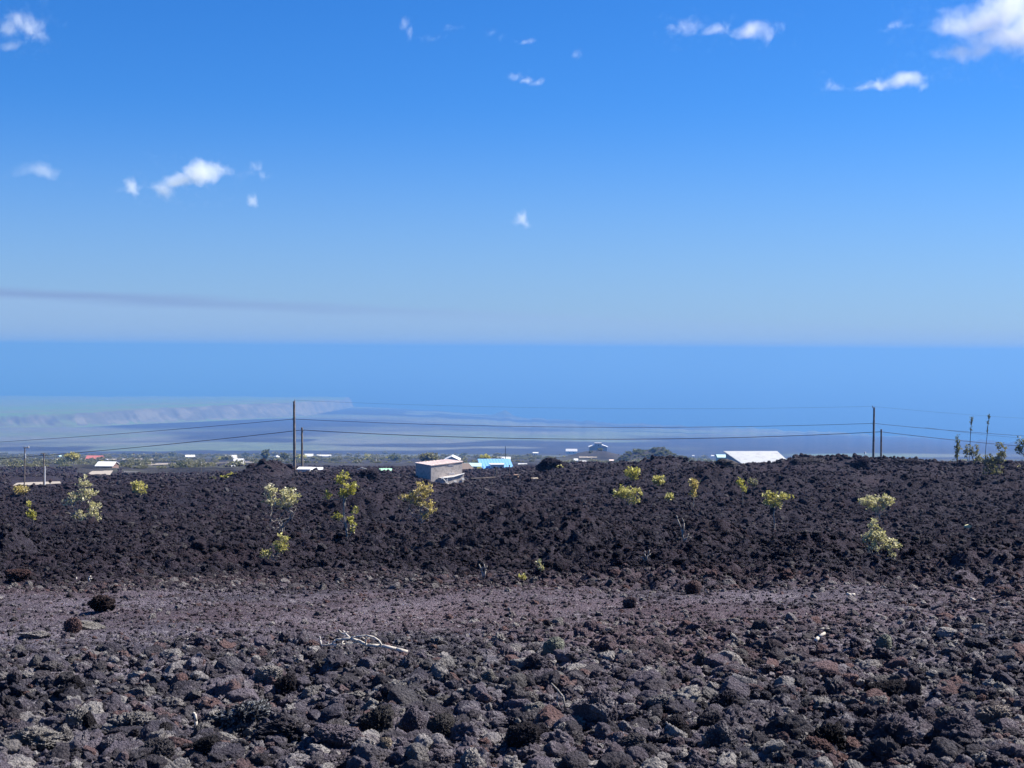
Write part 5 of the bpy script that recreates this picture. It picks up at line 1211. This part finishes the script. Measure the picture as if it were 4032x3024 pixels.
# ------------------------------------------------------------------ scrub of the middle distance
def bush_src(seed, leaf, n=70):
    rg = np.random.default_rng(seed); t = rg.normal(size=(n, 3)); t /= np.linalg.norm(t, axis=1)[:, None]; t *= (rg.random(n) ** .4)[:, None]; t[:, 2] = t[:, 2] * .45 + .5
    me = leaf_mesh(t, 7, .26, .10, seed); me.materials.append(M[leaf]); return me
SRC = [bush_src(900 + i, l) for i, l in enumerate(('leaf_grey', 'leaf_grey', 'leaf_dark', 'leaf_grey', 'leaf_dark', 'leaf_green'))]
n = 9500; px = rng.uniform(-150, 4180, n); r = np.exp(rng.uniform(math.log(260), math.log(2300), n)); u = (px - CX) / FPX; x, y = u * r, r
dn = fbm(x / 90, y / 90, 61, 4); lt = np.interp(px, [0, 1300, 2000, 2600, 4032], [.62, .50, .42, .42, .34]); dn2 = fbm(x / 22, y / 22, 63, 2)
keep = (dn * .75 + dn2 * .25 < lt * np.interp(r, [260, 500, 900, 3600], [.62, .75, 1.0, 1.15])); x, y, r = x[keep], y[keep], r[keep]; n = len(x)
hill = np.zeros(n, bool)
for (bp, br, bY, bw, bd, bh) in BUMPS[2:6]:
    uu, vv = uv_of(bp, br); hill |= (((x - uu * bY) / bw) ** 2 + ((y - bY) / bd) ** 2) < 2.2
m2 = 800; uu, vv = uv_of(2560, 1815); hx, hy = rng.normal(uu * 900, 17, m2), rng.normal(900, 26, m2)
x, y = np.append(x, hx), np.append(y, hy); r = np.hypot(x, y); n = len(x); hill = np.append(hill, np.ones(m2, bool))
s = np.exp(rng.normal(math.log(1.25), .4, n)) * np.interp(r, [300, 900, 3000], [.7, 1.0, 1.6]); s[hill] *= .5
idx = np.where(hill, rng.choice([2, 4], n), rng.choice([0, 1, 2, 3, 0, 1, 4, 5], n, p=[.2, .2, .12, .2, .1, .1, .05, .03]))
gn_scatter("scrubland", np.column_stack([x, y, height(x, y) - .1]), np.column_stack([0 * x, 0 * x, rng.uniform(0, 6.28, n)]), np.column_stack([s * 1.1, s * 1.1, s]), idx, SRC, "grey green scrub bushes spread over the middle distance")
shrub("tree", "round pale green tree left of the red-roofed house", (285, 1818), [(285, 1800, 28, 14), (275, 1797, 18, 9)], 'leaf_yellow', 90, 12, cat="tree", rmin=520, group="trees among the houses", fine=.8)
shrub("tree", "dark upright tree left of the tallest pole, above the front-gabled house", (1050, 1808), [(1045, 1792, 12, 12), (1052, 1782, 5, 8)], 'leaf_dark', 60, 12, cat="tree", rmin=900, group="trees among the houses", fine=.8)
shrub("tree", "dark round tree right of the front-gabled house", (1120, 1808), [(1118, 1798, 14, 9)], 'leaf_dark', 60, 12, cat="tree", rmin=880, group="trees among the houses", fine=.8)
shrub("tree", "green bushy tree behind the pink-roofed building", (1695, 1826), [(1695, 1803, 40, 14), (1680, 1798, 24, 10)], 'leaf_grey', 110, 12, cat="tree", rmin=520, group="trees among the houses", fine=.8)
shrub("tree", "green bushy tree behind the left end of the blue roof", (1910, 1828), [(1910, 1808, 22, 12)], 'leaf_green', 80, 12, cat="tree", rmin=480, group="trees among the houses", fine=.8)
